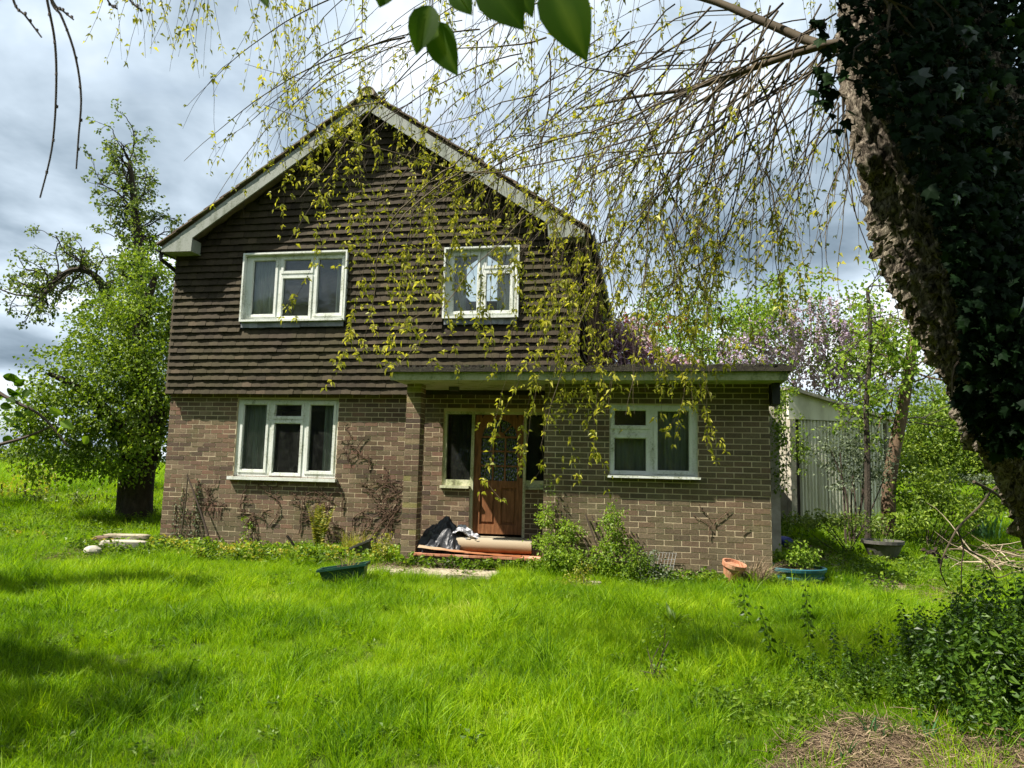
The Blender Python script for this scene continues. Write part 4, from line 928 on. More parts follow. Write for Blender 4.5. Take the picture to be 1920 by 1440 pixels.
bl = [(at(1500, 590, 16.8), (.9, .5, .6)), (at(1560, 650, 17.0), (.9, .5, .6)), (at(1440, 620, 16.2), (.7, .5, .6)), (at(1480, 680, 17.5), (.7, .4, .5)), (at(1600, 590, 16.5), (.6, .5, .6)), (at(1590, 690, 17.5), (.6, .4, .4)), (at(1390, 660, 15.5), (.5, .4, .5))]
g = Geo(); tips = []
for q in range(12): grow(g, ground_at(1440+q*16, 17.5), np.array([rng.normal(0, .2), 0, 1]), rng.uniform(2.6, 3.6), 0.035, 0, tips, (0.02, 0.0, -0.06), 4, (5, 4, 3, 3))
g.obj('stems', M_BARK2, t); g = Geo(); leafed_twigs(g, tips, 10, 0.08, None, .36, .08); g.obj('sprays', M_BRIGHTL, t)
crown('foliage', t, bl, 40, 17, 0.13, 0.085, M_TREEL, .36, .2); crown('bright_foliage', t, [(at(1490, 520, 15.5), (.8, .4, .35)), (at(1450, 560, 15.5), (.5, .4, .5)), (at(1560, 540, 15.5), (.6, .4, .3)), (at(1640, 620, 15.5), (.6, .4, .6)), (at(1420, 600, 15.3), (.5, .4, .6))], 34, 15, .12, .085, M_BRIGHTL, .36, .2)
racemes(t, [b for b in bl], 0, 150, M_WIST, 0.36)
# ------------------------------------------------------------------ garage and its surroundings
gb = ground_at(1500, 15.0)
A = at(1478, 726, 15.0); B = at(1668, 786, 15.6); zA = A[2]; zB = B[2]; zg = gb[2]-0.15
t = thing('garage', gb, 'concrete panel garage with a sloping top and pale corrugated doors right of the house', 'garage')
ux = unit(np.array([B[0]-A[0], B[1]-A[1], 0])); uy = np.array([-ux[1], ux[0], 0]); Lg = np.linalg.norm((B-A)[:2])
def gpt(s, dz, dep=0.0): return np.array([A[0], A[1], 0])+ux*s+uy*dep+np.array([0, 0, dz])
def quadbox(g, s0, s1, zb0, zb1, zt0, zt1, d0, d1, r=0.5):
    V = [gpt(s0, zb0, d0), gpt(s1, zb1, d0), gpt(s1, zb1, d1), gpt(s0, zb0, d1), gpt(s0, zt0, d0), gpt(s1, zt1, d0), gpt(s1, zt1, d1), gpt(s0, zt0, d1)]; g.add(V, BOXF, r)
zd = at(1500, 786, 15.0)[2]
def top(s): return zA+(zB-zA)*s/Lg
g = Geo(); quadbox(g, 0, Lg, zd, min(zd, zB-0.03)-0.0, top(0)-.05, top(Lg)-0.05, 0, 0.08); g.obj('gable_panel', M_PALE, t)
g = Geo(); quadbox(g, -0.05, Lg+0.08, zA-0.05, zB-0.05, zA+0.02, zB+0.02, -0.10, 4.5); g.obj('roof', M_CONC, t)
g = Geo(); quadbox(g, 0.0, 0.13, zg, zg, zd-.005, zd-.005, -0.03, 0.10); quadbox(g, Lg-0.1, Lg, zg, zg, zB-0.06, zB-0.06, -0.02, 0.1, 0.2); g.obj('corner_post', M_CONC, t)
g = Geo(); quadbox(g, 0.0, 0.08, zg, zg, zA-0.1, zA-0.1, 0.12, 4.4); quadbox(g, Lg-0.08, Lg, zg, zg, zB-0.1, zB-0.1, 0.12, 4.4); g.obj('side_panel', M_CONC, t)
g = Geo(); n = 26
for q in range(n):
    s0 = 0.28+(Lg-0.42)*q/n; s1 = 0.28+(Lg-0.42)*(q+1)/n; m_ = (s0+s1)/2; zt_ = min(zd, top(m_)-0.12)-0.01
    for (a, b_, da, db) in ((s0, s0+(s1-s0)*.3, 0.07, 0.02), (s0+(s1-s0)*.3, s0+(s1-s0)*.7, 0.02, 0.02), (s0+(s1-s0)*.7, s1, 0.02, 0.07)):
        g.add([gpt(a, zg, da), gpt(b_, zg, db), gpt(b_, zt_, db), gpt(a, zt_, da)], np.array([[0, 1, 2, 3]]), rng.random())
g.obj('corrugated_door', M_PALE, t)
g = Geo(); quadbox(g, 0.14, Lg-0.1, zg, zg, zd-.02, min(zd, zB)-.1, 0.12, 0.13); g.obj('gap_shade_sheet', M_DARK, t)  # dark sheet behind the doors, standing in for shade in the gap
# whitened post by the extension corner with ivy
pb = at(1453, 925, 11.6); pt_ = at(1453, 748, 11.6); pb[2] = float(H(pb[0], pb[1]))
t = thing('concrete_post', pb, 'pale concrete post standing right behind the corner of the brick extension', 'post')
g = Geo(); g.box((pb[0]-0.07, pb[1]-0.07, pb[2]-.2), (pb[0]+0.07, pb[1]+0.07, pt_[2])); g.obj('shaft', M_CONC, t); Geo().lathe([(0, 0), (.035, 0), (.035, .08), (0, .08)], (pb[0], pb[1]-.11, pt_[2]-.12), 10).obj('black_cap', M_BLACK, t)
t = thing('post_ivy', pb+np.array([.15, 0, 0]), 'green ivy climbing between the extension corner and the garage post', 'ivy')
crown('foliage', t, [(at(1462, 780, 11.5), (.13, .12, .35)), (at(1460, 860, 11.5), (.12, .12, .4)), (at(1475, 740, 11.7), (.16, .15, .25)), (at(1465, 910, 11.5), (.12, .1, .2)), (at(1500, 830, 14.6), (.14, .1, .7)), (at(1458, 820, 11.45), (.10, .08, .5))], 1100, 9, 0.05, 0.045, M_TREEL, .42, .2)
def stemmy(name, label, cat, base, blobs, m, size, per, nl, spread, stems=5, sr=0.02, hollow=.25, bark=None, w=.35):
    t = thing(name, base, label, cat); g = Geo()
    for q in range(stems):
        c = np.asarray(blobs[q % len(blobs)][0])+rng.normal(0, .05, 3); P = smooth_path([base+np.array([rng.normal(0, .05), rng.normal(0, .05), -.05]), (base+c)/2+rng.normal(0, .06, 3), c], 8); g.tube(P, np.linspace(sr, sr*.3, 8), 5, rng.random(), False)
    g.obj('stems', bark or M_TWIGD, t); crown('foliage', t, blobs, per, nl, spread, size, m, w, hollow); return t
stemmy('olive_shrub', 'grey-green leggy shrub in front of the corrugated garage doors', 'shrub', ground_at(1590, 13.2), [(at(1570, 840, 13.2), (.5, .4, .5)), (at(1625, 850, 13.2), (.5, .4, .55)), (at(1600, 890, 13.1), (.55, .4, .3)), (at(1655, 900, 13), (.3, .3, .4))], M_OLIVE, 0.06, 110, 13, 0.09, 7, .025)
b = ground_at(1662, 13.6)
t = thing('leaning_trunk_tree', b, 'slim reddish trunk leaning right beside the garage, with yellow-green leaf sprays', 'tree')
g = Geo(); tr = smooth_path([b-np.array([0, 0, .2]), at(1666, 930, 13.6), at(1674, 860, 13.6), at(1690, 780, 13.7), at(1705, 690, 13.8), at(1716, 600, 13.9)], 24); g.tube(tr, np.linspace(0.135, 0.09, 24), 10); tips = []
for i in (17, 18, 19, 20, 21, 22, 23):
    for _ in range(3): grow(g, tr[i], rdir(1)[0]+np.array([-.6, -.2, .2]), rng.uniform(.7, 1.5), .02, 0, tips, (-.03, -.08, -.1), 3, (4, 3, 3, 3))
g.obj('trunk', M_BARK3, t, smooth=True); g = Geo(); leafed_twigs(g, tips, 9, .095, None, .38, .05); g.obj('crown', M_BRIGHTL, t)
b = ground_at(1622, 12.6)
t = thing('ivy_clad_slim_tree', b, 'very thin upright stem wrapped in ivy in front of the garage roof end', 'tree')
g = Geo(); tr = smooth_path([b, at(1626, 850, 12.6), at(1624, 760, 12.6), at(1632, 640, 12.6), at(1626, 540, 12.7)], 20); g.tube(tr, np.linspace(.06, .03, 20), 7); tips = []
for i in range(8, 20):
    for _ in range(2): grow(g, tr[i], rdir(1)[0]+np.array([0, -.1, .1]), rng.uniform(.4, .9), .012, 0, tips, (-.02, -.06, -.1), 3, (4, 3, 3, 3))
g.obj('trunk', M_BARK2, t); g = Geo(); leafed_twigs(g, tips, 4, .07, None, .38, .05); g.obj('crown', M_BRIGHTL, t)
crown('ivy', t, [(at(1628, 760, 12.6), (.14, .12, .45)), (at(1622, 820, 12.6), (.13, .12, .4)), (at(1630, 670, 12.6), (.16, .14, .4))], 330, 10, .05, .05, M_TREEL, .42, .1)
# bushes beyond, right
stemmy('dark_bush', 'large rounded dark green bush behind the leaning trunk', 'bush', ground_at(1760, 19), [(at(1750, 815, 18.5), (1.0, .8, .85)), (at(1800, 850, 18.5), (.8, .7, .6)), (at(1720, 860, 18), (.7, .6, .5)), (at(1770, 770, 19), (.7, .6, .5))], M_TREEL, .09, 75, 20, .14, 6, .04, .3)
stemmy('pale_bush', 'lighter olive bush under the willow trunk at the far right', 'bush', ground_at(1850, 18), [(at(1840, 850, 17.5), (.7, .6, .6)), (at(1890, 880, 17.5), (.8, .6, .45)), (at(1830, 800, 18), (.5, .5, .5)), (at(1960, 870, 17.5), (.9, .6, .6))], M_TREEL, .085, 70, 16, .13, 6, .04, .3)
stemmy('thin_far_tree', 'pale feathery tree showing between the two trunks at right', 'tree', ground_at(1780, 26), [(at(1770, 740, 26), (1.1, .8, .9)), (at(1740, 700, 26), (.9, .8, .6)), (at(1800, 700, 26), (.6, .6, .5)), (at(1700, 760, 26), (1.0, .8, .7))], M_TREEL2, .12, 11, 14, .22, 6, .06, .2)
stemmy('variegated_ground_plant', 'silvery low plant spreading in front of the dark bush', 'plant', ground_at(1800, 17), [(at(1790, 897, 17), (.6, .3, .12)), (at(1850, 900, 17), (.45, .3, .10))], M_OLIVE, .07, 420, 8, .06, 4, .01)
stemmy('fern_bank', 'tangled green undergrowth at the foot of the leaning trunk', 'undergrowth', ground_at(1730, 12.6), [(at(1730, 930, 12.6), (.45, .4, .28)), (at(1790, 960, 12.3), (.5, .35, .2)), (at(1700, 975, 12.2), (.45, .3, .16)), (at(1850, 950, 12.6), (.4, .3, .15)), (at(1760, 905, 13.2), (.5, .35, .3)), (at(1890, 930, 12.8), (.4, .3, .15))], M_TREEL, .07, 330, 14, .09, 8, .012)
stemmy('dull_bank', 'low olive undergrowth along the base of the garage', 'undergrowth', ground_at(1590, 12.2), [(at(1540, 975, 12.2), (.4, .3, .13)), (at(1620, 980, 12.0), (.5, .3, .12)), (at(1500, 975, 12.5), (.3, .3, .1))], M_TREEL2, .06, 380, 12, .08, 6, .01)
# ------------------------------------------------------------------ the big weeping willow at right
wb = at(2330, 1300, 4.3); wb[2] = float(H(wb[0], wb[1]))
will = thing('weeping_willow', wb, 'huge leaning willow with rugged bark and a curtain of drooping budding twigs', 'tree')
NQ = 260
cl = smooth_path([wb+np.array([0, 0, -.3]), at(2190, 1090, 4.25), at(2085, 930, 4.2), at(2005, 800, 4.15), at(1945, 690, 4.1), at(1880, 570, 4.1), at(1818, 440, 4.1), at(1765, 300, 4.15), at(1722, 110, 4.3), at(1700, -120, 4.5), at(1690, -500, 4.8)], NQ)
NS = 190; T = unit(np.gradient(cl, axis=0)); A_ = unit(np.cross(T, CFW)); B_ = np.cross(T, A_)
rad = np.interp(np.linspace(0, 1, NQ), [0, .12, .3, .5, .62, .75, 1], [.60, .50, .46, .44, .43, .40, .34]); g = Geo(); V = []
for q in range(NQ):
    for a in range(NS):
        th_ = 2*math.pi*a/NS; dirv = A_[q]*math.cos(th_)+B_[q]*math.sin(th_); s_ = q/(NQ-1)*14
        big = mnoise.noise(Vector((math.cos(th_)*1.2, math.sin(th_)*1.2, s_*0.55)))*0.16
        rid = abs(mnoise.noise(Vector((math.cos(th_)*6.5+3, math.sin(th_)*6.5, s_*1.15+2*mnoise.noise(Vector((th_*2, s_, 4)))))))
        rid2 = abs(mnoise.noise(Vector((math.cos(th_)*17, math.sin(th_)*17, s_*2.6+7)))); fin = mnoise.noise(Vector((math.cos(th_)*30, math.sin(th_)*30, s_*9)))
        V.append(cl[q]+dirv*(rad[q]*(1+big*.75)+(rid-0.25)*0.08+(rid2-.25)*0.10+fin*0.045))
i, j = np.meshgrid(np.arange(NQ-1), np.arange(NS), indexing='ij'); b0 = i*NS+j; b1 = i*NS+(j+1) % NS
g.add(np.array(V), np.stack([b0, b1, b1+NS, b0+NS], -1).reshape(-1, 4)); g.obj('trunk', M_BARK, will)
# broken knob on the left of the trunk
g = Geo(); kc = at(1632, 305, 4.05); V = []
for a in range(14):
    for b_ in range(20):
        ph, th_ = math.pi*a/13, 2*math.pi*b_/20; d = np.array([math.sin(ph)*math.cos(th_), math.sin(ph)*math.sin(th_), math.cos(ph)]); V.append(kc+d*(0.065+.035*mnoise.noise(Vector(d*3)))*np.array([1, 1, 1.3]))
i, j = np.meshgrid(np.arange(13), np.arange(20), indexing='ij'); b0 = i*20+j; b1 = i*20+(j+1) % 20
g.add(np.array(V), np.stack([b0, b0+20, b1+20, b1], -1).reshape(-1, 4)); g.obj('burr', M_BARK, will, smooth=True)
LA = smooth_path([at(1720, 130, 4.4), at(1600, 95, 4.55), at(1520, 78, 4.8), at(1430, 40, 5.0), at(1300, -8, 5.3), at(1120, -22, 5.6), at(850, -90, 6.0), at(560, -130, 6.3), at(250, -170, 6.5)], 40)
LB = smooth_path([at(1700, 160, 4.4), at(1590, 85, 4.5), at(1500, 98, 4.65), at(1400, 132, 4.85), at(1300, 165, 5.0), at(1190, 182, 5.1), at(1080, 205, 5.3)], 30)
LC = smooth_path([at(1720, 50, 4.5), at(1560, -40, 4.8), at(1400, -90, 5.2), at(1200, -150, 5.6), at(900, -230, 6.0)], 24)
for nm, T_, r0, r1 in (('limb', LA, .040, .008), ('limb', LB, .034, .006), ('limb', LC, .06, .02)):
    Geo().tube(T_, np.linspace(r0, r1, len(T_)), 9).obj(nm, M_TWIG, will, smooth=True)
LIMX = [-200, 300, 420, 560, 620, 660, 760, 850, 950, 1000, 1110, 1200, 1300, 1340, 1450, 1560, 1700]
LIMY = [200, 440, 440, 480, 560, 720, 780, 620, 720, 880, 900, 840, 820, 720, 690, 620, 560]
def sim(P0, ang, Lg, droop, wob, dep, step=0.10, lim=1.0, floor_=True):
    a = math.radians(ang); d = unit(CR*math.cos(a)+CU*(-math.sin(a) if 0 else math.sin(a))+CFW*dep); P = [np.array(P0, float)]; n = int(Lg/step)
    for q in range(n):
        d = unit(d+rng.normal(0, wob, 3)+np.array([0, 0, -droop])); p = P[-1]+d*step
        if floor_:
            u, v, z = proj(p)
            if v > np.interp(u, LIMX, LIMY)*lim or z < 2.2: break
        P.append(p)
    return np.array(P)
gt_ = Geo(); gl_ = Geo(); HANG = []
arcs = []
def arc(xr, yr, dr_, ar, lr, dp, droop=(.02, .05), lim=(.55, 1.0)):
    P = sim(at(rng.uniform(*xr), rng.uniform(*yr), rng.uniform(*dr_)), rng.uniform(*ar), rng.uniform(*lr), rng.uniform(*droop), .075, rng.uniform(*dp), lim=rng.uniform(*lim))
    if len(P) > 5:
        arcs.append(P)
        for _ in range(rng.integers(0, 3)):
            i_ = rng.integers(2, max(3, len(P)-3)); u0, v0, _z = proj(P[i_]); u1, v1, _z = proj(P[i_+1]); a_ = math.degrees(math.atan2(-(v1-v0), u1-u0)) % 360
            Q = sim(P[i_], a_+rng.choice([-1, 1])*rng.uniform(18, 50), (len(P)-i_)*.1*rng.uniform(.4, .9), rng.uniform(.02, .07), .09, rng.uniform(-.3, .3), lim=rng.uniform(*lim))
            if len(Q) > 4: arcs.append(Q)
for _ in range(60): arc((1330, 1600), (5, 130), (4.5, 5.5), (182, 262), (1.6, 4.4), (-.25, .5))
for _ in range(16): arc((1560, 1640), (60, 260), (4.2, 5.0), (225, 275), (.8, 2.0), (-.1, .5))
for _ in range(22): arc((1050, 1420), (-60, 190), (4.9, 6.0), (176, 240), (1.2, 3.2), (-.3, .4))
for _ in range(14): arc((650, 1050), (-60, 110), (5.2, 6.4), (172, 205), (1.0, 1.9), (-.2, .3), (.05, .09))
for _ in range(16): arc((700, 1250), (60, 320), (5.0, 6.2), (195, 235), (1.0, 2.2), (-.2, .3))
for x0, y0, a_, l_ in ((900, 55, 183, 2.6), (760, 70, 190, 2.0), (980, 100, 190, 3.0), (640, -10, 200, 1.5)): arcs.append(sim(at(x0, y0, 5.6), a_, l_, .055, .02, 0))
nleafP = []; nleafD = []
def clusters(T_, gap, n_, lo=0.0):
    Ls = np.linalg.norm(np.diff(T_, axis=0), axis=1).sum(); k = int(Ls/gap*(1-lo))
    for _ in range(k):
        u = (lo+(1-lo)*rng.random())*(len(T_)-1.001); i_ = int(u); p = T_[i_]+(T_[i_+1]-T_[i_])*(u-i_); m_ = rng.integers(1, n_+1)
        nleafP.append(p+rng.normal(0, .008, (m_, 3))); nleafD.append(unit(T_[i_+1]-T_[i_])*.5+rdir(m_)*.9+np.array([0, 0, -.1]))
for P in arcs:
    n = len(P); r0 = rng.uniform(.0035, .0105)*(0.6+0.4*min(n/30, 1)); gt_.tube(P, np.linspace(r0, .0016, n), 4, rng.random(), False)
    clusters(P, .25, 4, .3)
    for _ in range(int(rng.integers(1, 5)*min(1.0, n/16))):
        i_ = rng.integers(max(2, int(n*.25)), n); Q = sim(P[i_], rng.uniform(225, 290), rng.uniform(.25, 1.7), .12, .06, rng.uniform(-.4, .4), lim=rng.uniform(.5, 1.0))
        if len(Q) < 4: continue
        gt_.tube(Q, np.linspace(.0024, .0010, len(Q)), 3, rng.random(), False); u, v, z = proj(Q[-1]); clusters(Q, .13 if v > 330 else .15, 4, .15)
        for _k in range(rng.integers(0, 3)):
            R2 = sim(Q[rng.integers(1, len(Q))], rng.uniform(200, 340), rng.uniform(.1, .4), .05, .15, rng.uniform(-.5, .5), .05)
            if len(R2) > 2: gt_.tube(R2, np.linspace(.0014, .0008, len(R2)), 3, rng.random(), False); clusters(R2, .05, 3)
# strands that fall straight from limbs above the picture
for _ in range(110):
    x_ = rng.uniform(210, 1150) if rng.random() < .8 else rng.uniform(1150, 1600); Q = sim(at(x_, rng.uniform(-70, -15), rng.uniform(4.8, 6.6)), rng.uniform(250, 288), rng.uniform(.35, .9) if x_ < 480 else rng.uniform(.5, 1.9), .05, .05, rng.uniform(-.2, .2), lim=rng.uniform(.5, 1))
    if len(Q) > 3: gt_.tube(Q, np.linspace(.0024, .001, len(Q)), 3, rng.random(), False); clusters(Q, .075, 3)
# strong hanging leafy strands in front of the facade, as in the photograph's middle
for x_, y_, d_, l_ in [(665, 330, 5.6, 1.9), (690, 420, 5.6, 1.4), (655, 560, 5.5, .8), (780, 250, 5.8, 2.2), (820, 380, 5.5, 1.3), (560, 250, 5.9, .8), (645, 180, 5.8, .8), (700, 190, 5.8, .7), (900, 330, 5.6, 1.7), (930, 400, 5.6, 1.4), (990, 350, 5.4, 2.0), (1010, 420, 5.4, 1.9), (1040, 500, 5.3, 1.6), (1060, 600, 5.3, 1.2), (1080, 420, 5.4, 2.0), (1110, 480, 5.4, 1.6), (1130, 520, 5.3, 1.3), (1180, 430, 5.3, 1.6), (1250, 450, 5.3, 1.5), (1270, 600, 5.2, .9), (1300, 640, 5.2, .8), (870, 300, 5.7, 1.2), (950, 300, 5.6, 1.1), (770, 480, 5.4, 1.0), (840, 330, 5.6, .9), (1380, 420, 5.2, 1.2), (1430, 400, 5.2, 1.2), (1210, 350, 5.3, 1.6), (1330, 350, 5.2, 1.5)]:
    for _k in range(2):
        Q = sim(at(x_+rng.normal(0, 14), y_-80, d_+rng.normal(0, .15)), rng.uniform(255, 285), (l_+.35)*rng.uniform(.75, 1.05), .06, .09, rng.uniform(-.2, .2), floor_=False)
        gt_.tube(Q, np.linspace(.0022, .001, len(Q)), 3, rng.random(), False); clusters(Q, .050, 4, .2)
        up = sim(Q[0], rng.uniform(30, 70), .9, .0, .04, 0, floor_=False); gt_.tube(up, np.linspace(.0022, .003, len(up)), 3, rng.random(), False)
        for _j in range(3):
            R2 = sim(Q[rng.integers(2, len(Q))], rng.uniform(200, 340), rng.uniform(.12, .35), .05, .15, rng.uniform(-.5, .5), .05, floor_=False)
            gt_.tube(R2, np.linspace(.0014, .0008, len(R2)), 3, rng.random(), False); clusters(R2, .04, 4)
P = np.concatenate(nleafP); D = np.concatenate(nleafD); leaves(gl_, P, D, rng.uniform(.022, .052, len(P)), .20, .22, droop=.25)
gt_.obj('twigs', M_TWIG, will, stuff=True); gl_.obj('young_leaves', M_WILLOWL, will, stuff=True)
# upper crown of the same tree, above the picture: limbs, twigs and leaves that shade the trunk
g = Geo(); tips = []
for q in range(8): grow(g, cl[-1]+np.array([rng.normal(0, .2), rng.normal(0, .2), -rng.random()*.3]), np.array([rng.uniform(-.5, 1.1), rng.uniform(-.5, .8), .6]), rng.uniform(1.2, 2.0), .09, 0, tips, (.05, -.02, -.06), 5, (6, 5, 4, 3))
g.obj('upper_limbs', M_BARK2, will, stuff=True); g = Geo(); leafed_twigs(g, tips, 60, .06, None, .24, .10); g.obj('upper_leaves', M_WILLOWL, will, stuff=True)
UB = []  # leaf clumps added out of view, sunward of the trunk, to darken the ivy
for u_, v_ in [(u_, v_) for u_ in (1985, 2050, 2120) for v_ in (-200, -50, 100, 250, 400, 550, 700, 830)]+[(1900, v_) for v_ in (-150, 0, 150, 300)]+[(1700, -150), (1760, -60), (1800, 60), (1850, 200)]+[(1960, 900), (2060, 950)]:
    p_ = at(u_, v_, 3.75); UB.append((p_+SUN*3.14*rng.uniform(1.15, 1.45), (.40, .32, .26)))
crown('added_shading_foliage', will, UB, 200, 26, .09, .075, M_TREEL, .34, .05)

# ------------------------------------------------------------------ ivy on the willow
ivy = thing('trunk_ivy', at(2150, 1000, 3.8), 'dark glossy ivy smothering the right side and top of the big willow trunk', 'ivy')
def ivy_mesh(size, r, three=False):
    pts = [(0, .10), (.20, .02), (.47, .12), (.33, .38), (.50, .62), (.22, .60), (0, 1.0), (-.22, .60), (-.50, .62), (-.33, .38), (-.47, .12), (-.20, .02)]
    V = [(0, .38, .03)]+[(x_, y_, -abs(x_)*.22-(.08 if y_ > .9 else 0)+rng.normal(0, .02)) for x_, y_ in pts]; V = np.array(V)*size; V[:, 1] *= -1
    n_ = len(pts); return V, np.array([(0, 1+q, 1+(q+1) % n_) for q in range(n_)])
CLS = cl[::10]
BX = [-300, 0, 130, 250, 450, 600, 750, 830, 900]; BXX = [1540, 1580, 1590, 1690, 1780, 1815, 1800, 1850, 1960]
def ivy_place(k):
    while True:
        v = rng.uniform(-260, 850); u = rng.uniform(np.interp(v, BX, BXX)-10, 2040)
        edge = np.interp(v, BX, BXX)
        if u < edge+90 and rng.random() < .35: continue
        q = np.argmin(np.abs(np.array([proj(c)[1] for c in CLS])-v)); c = CLS[q]; uc, _, zc = proj(c); off = abs(u-uc)/CF*zc; rr = .52
        ds = zc-math.sqrt(max(rr*rr-off*off, 0.06))
        return u, v, ds-rng.uniform(.04, .30), edge
def ivy_rot():
    nrm = unit(-CFW*1.0+rng.normal(0, .55, 3)+np.array([-.1, 0, .35])); up = unit(np.array([rng.normal(0, .45), rng.normal(0, .2), 1.0])); yv = unit(up-nrm*np.dot(up, nrm)); xv = np.cross(yv, nrm); return np.stack([xv, yv, nrm], 1)
IM = []
for q in range(10):
    V, F = ivy_mesh(1.0, .5); IM.append(Geo().add(V, F, q/9).mesh('leaf', M_IVYG if q % 3 == 0 else M_IVY))
YM = Geo().add(*ivy_mesh(1.0, .5), .6).mesh('leaf', M_YELL)
for q in range(285):
    u, v, d, e_ = ivy_place(0); o = link('leaf', IM[rng.integers(0, 10)], ivy); R3_ = ivy_rot(); s_ = rng.uniform(.055, .115)
    Mx = Matrix.Identity(4)
    p = at(u, v, d-.06)
    for a in range(3):
        for b_ in range(3): Mx[a][b_] = R3_[a, b_]*s_
        Mx[a][3] = p[a]
    o.matrix_basis = Mx
    if q in (3, 9): o.data = YM; o.matrix_basis = Matrix.Translation(Vector(at(1912, 575 if q == 3 else 628, 3.45))) @ Mx.to_3x3().to_4x4(); o['label'] = 'yellowed ivy leaf'
g = Geo()
for q in range(9500):
    u, v, d, e_ = ivy_place(0); V, F = ivy_mesh(rng.uniform(.028, .070), .5); V = V@ivy_rot().T+at(u, v, d); g.add(V, F, rng.random())
for u, v in [(1530, 130), (1540, 175), (1555, 70), (1562, 180), (1575, 225), (1560, 150), (1548, 155), (1585, 50), (1540, 40)]:
    for _ in range(4): V, F = ivy_mesh(rng.uniform(.06, .10), .5); V = V@ivy_rot().T+at(u+rng.normal(0, 10), v+rng.normal(0, 10), 4.1); g.add(V, F, .9)
g.obj('foliage', M_IVY, ivy, stuff=True)
g = Geo()
for q in range(26):
    v0 = rng.uniform(100, 800); P = [at(np.interp(v0+k*-70, BX, BXX)+rng.uniform(-20, 200), v0-k*70, 3.62) for k in range(4)]; g.tube(smooth_path(P, 12), .006, 4, rng.random(), False)
g.obj('stems', M_TWIGD, ivy, stuff=True)

# ------------------------------------------------------------------ near twigs and leaves
def big_leaf(base, tip, width, m, parent, curl=.15, facing=None):
    base, tip = np.array(base), np.array(tip); Lg = np.linalg.norm(tip-base); Y_ = (tip-base)/Lg; nrm = unit((facing if facing is not None else -CFW)+rng.normal(0, .25, 3)); nrm = unit(nrm-Y_*np.dot(nrm, Y_)); X_ = np.cross(Y_, nrm)
    V = []; ts = [0, .08, .22, .4, .58, .75, .9, 1]; ws = [0, .45, .85, 1, .9, .62, .26, 0]
    for t_, w_ in zip(ts, ws):
        for s_ in (-1, -.5, 0, .5, 1): V.append(base+Y_*Lg*t_+X_*s_*w_*width/2+nrm*(abs(s_)*w_*width*.16-curl*Lg*(t_-.4)**2))
    F = [(a*5+b_, a*5+b_+1, a*5+b_+6, a*5+b_+5) for a in range(7) for b_ in range(4)]
    return Geo().add(V, np.array(F), np.tile([.55, .5, .9, .5, .55], 8)*rng.uniform(.7, 1.05)).obj('leaf', m, parent, smooth=True)
nb = thing('overhanging_leafy_twig', at(-500, -260, 1.1), 'out-of-focus twig of broad dark green leaves hanging into the top centre of the view', 'twig')
Geo().tube(smooth_path([at(-500, -260, 1.1), at(100, -110, 1.05), at(500, -50, 1.0), at(820, -22, 1.0), at(1180, -60, 1.0)], 24), np.linspace(.006, .002, 24), 6).obj('stem', M_TWIGD, nb)
for b_, t_, w_ in [((806, 8), (780, 101), 58), ((812, 42), (856, 141), 62), ((905, -40), (982, 54), 88), ((1030, -40), (1100, 112), 96), ((850, -22), (884, 27), 46), ((722, -22), (712, 13), 40), ((488, -30), (503, 15), 24), ((950, -50), (1000, 30), 60)]:
    d_ = rng.uniform(.97, 1.05); big_leaf(at(*b_, d_), at(*t_, d_-.01), w_/CF*d_, M_BIGL, nb)
    Geo().tube(np.array([at(b_[0]+rng.uniform(-8, 8), -28, 1.0), at(*b_, d_)]), .0012, 5).obj('leaf_stalk', M_TWIGD, nb)
bt = thing('bare_hanging_twigs', at(60, -200, 2.0), 'bare dark twigs drooping across the sky at the top left corner', 'twig')
for P in [[(60, -200), (85, -20), (103, 80), (105, 180), (97, 280), (75, 371)], [(60, -200), (93, -10), (115, 30), (140, 100), (152, 180), (147, 260), (143, 317)], [(0, -120), (25, 0), (48, 30), (78, 70)], [(60, -100), (98, 0), (120, 22), (138, 37)], [(180, -100), (200, -5), (220, 17)], [(190, -100), (240, -5), (268, 20)]]:
    g = Geo(); Q = smooth_path([at(a, b_, 2.0) for a, b_ in P], 26); g.tube(Q, np.linspace(.0040, .0021, 26), 6)
    for i_ in range(4, 25, 3): g.obox(Q[i_]+rng.normal(0, .002, 3), (.0024, .0024, .004), np.eye(3))
    g.obj('stem', M_TWIGD, bt)
sb = at(-420, 1120, 3.4); sb[2] = float(H(sb[0], sb[1]))
sp = thing('young_cherry', sb, 'young tree outside the left edge whose dark leafy twig reaches in at mid height', 'tree')
g = Geo(); g.tube(smooth_path([sb, at(-400, 900, 3.4), at(-380, 700, 3.4), at(-360, 400, 3.4)], 14), np.linspace(.035, .012, 14), 8)
g.tube(smooth_path([at(-390, 800, 3.4), at(-150, 862, 3.2), at(0, 833, 3.0), at(60, 815, 3.0), at(96, 799, 3.0)], 14), np.linspace(.012, .003, 14), 6)
g.tube(smooth_path([at(-385, 720, 3.4), at(-120, 690, 3.1), at(25, 752, 3.0), at(80, 782, 3.0), at(128, 838, 3.0)], 14), np.linspace(.012, .003, 14), 6)
g.obj('stem', M_TWIGD, sp)
for u, v in [(5, 705), (22, 700), (45, 712), (12, 730), (38, 735), (0, 760), (55, 730), (8, 780), (20, 800), (70, 768), (92, 765), (112, 790), (120, 798), (60, 812), (165, 818), (108, 822), (5, 820), (50, 760), (30, 770), (-10, 740), (15, 745)]:
    a = rng.uniform(0, 2*math.pi); l_ = rng.uniform(20, 36); big_leaf(at(u, v, 3.0), at(u+l_*math.cos(a), v+l_*abs(math.sin(a))*.6, 3.0+rng.normal(0, .03)), .035, M_BIGL if u < 60 else M_BRIGHTL, sp, facing=rdir(1)[0]-CFW)
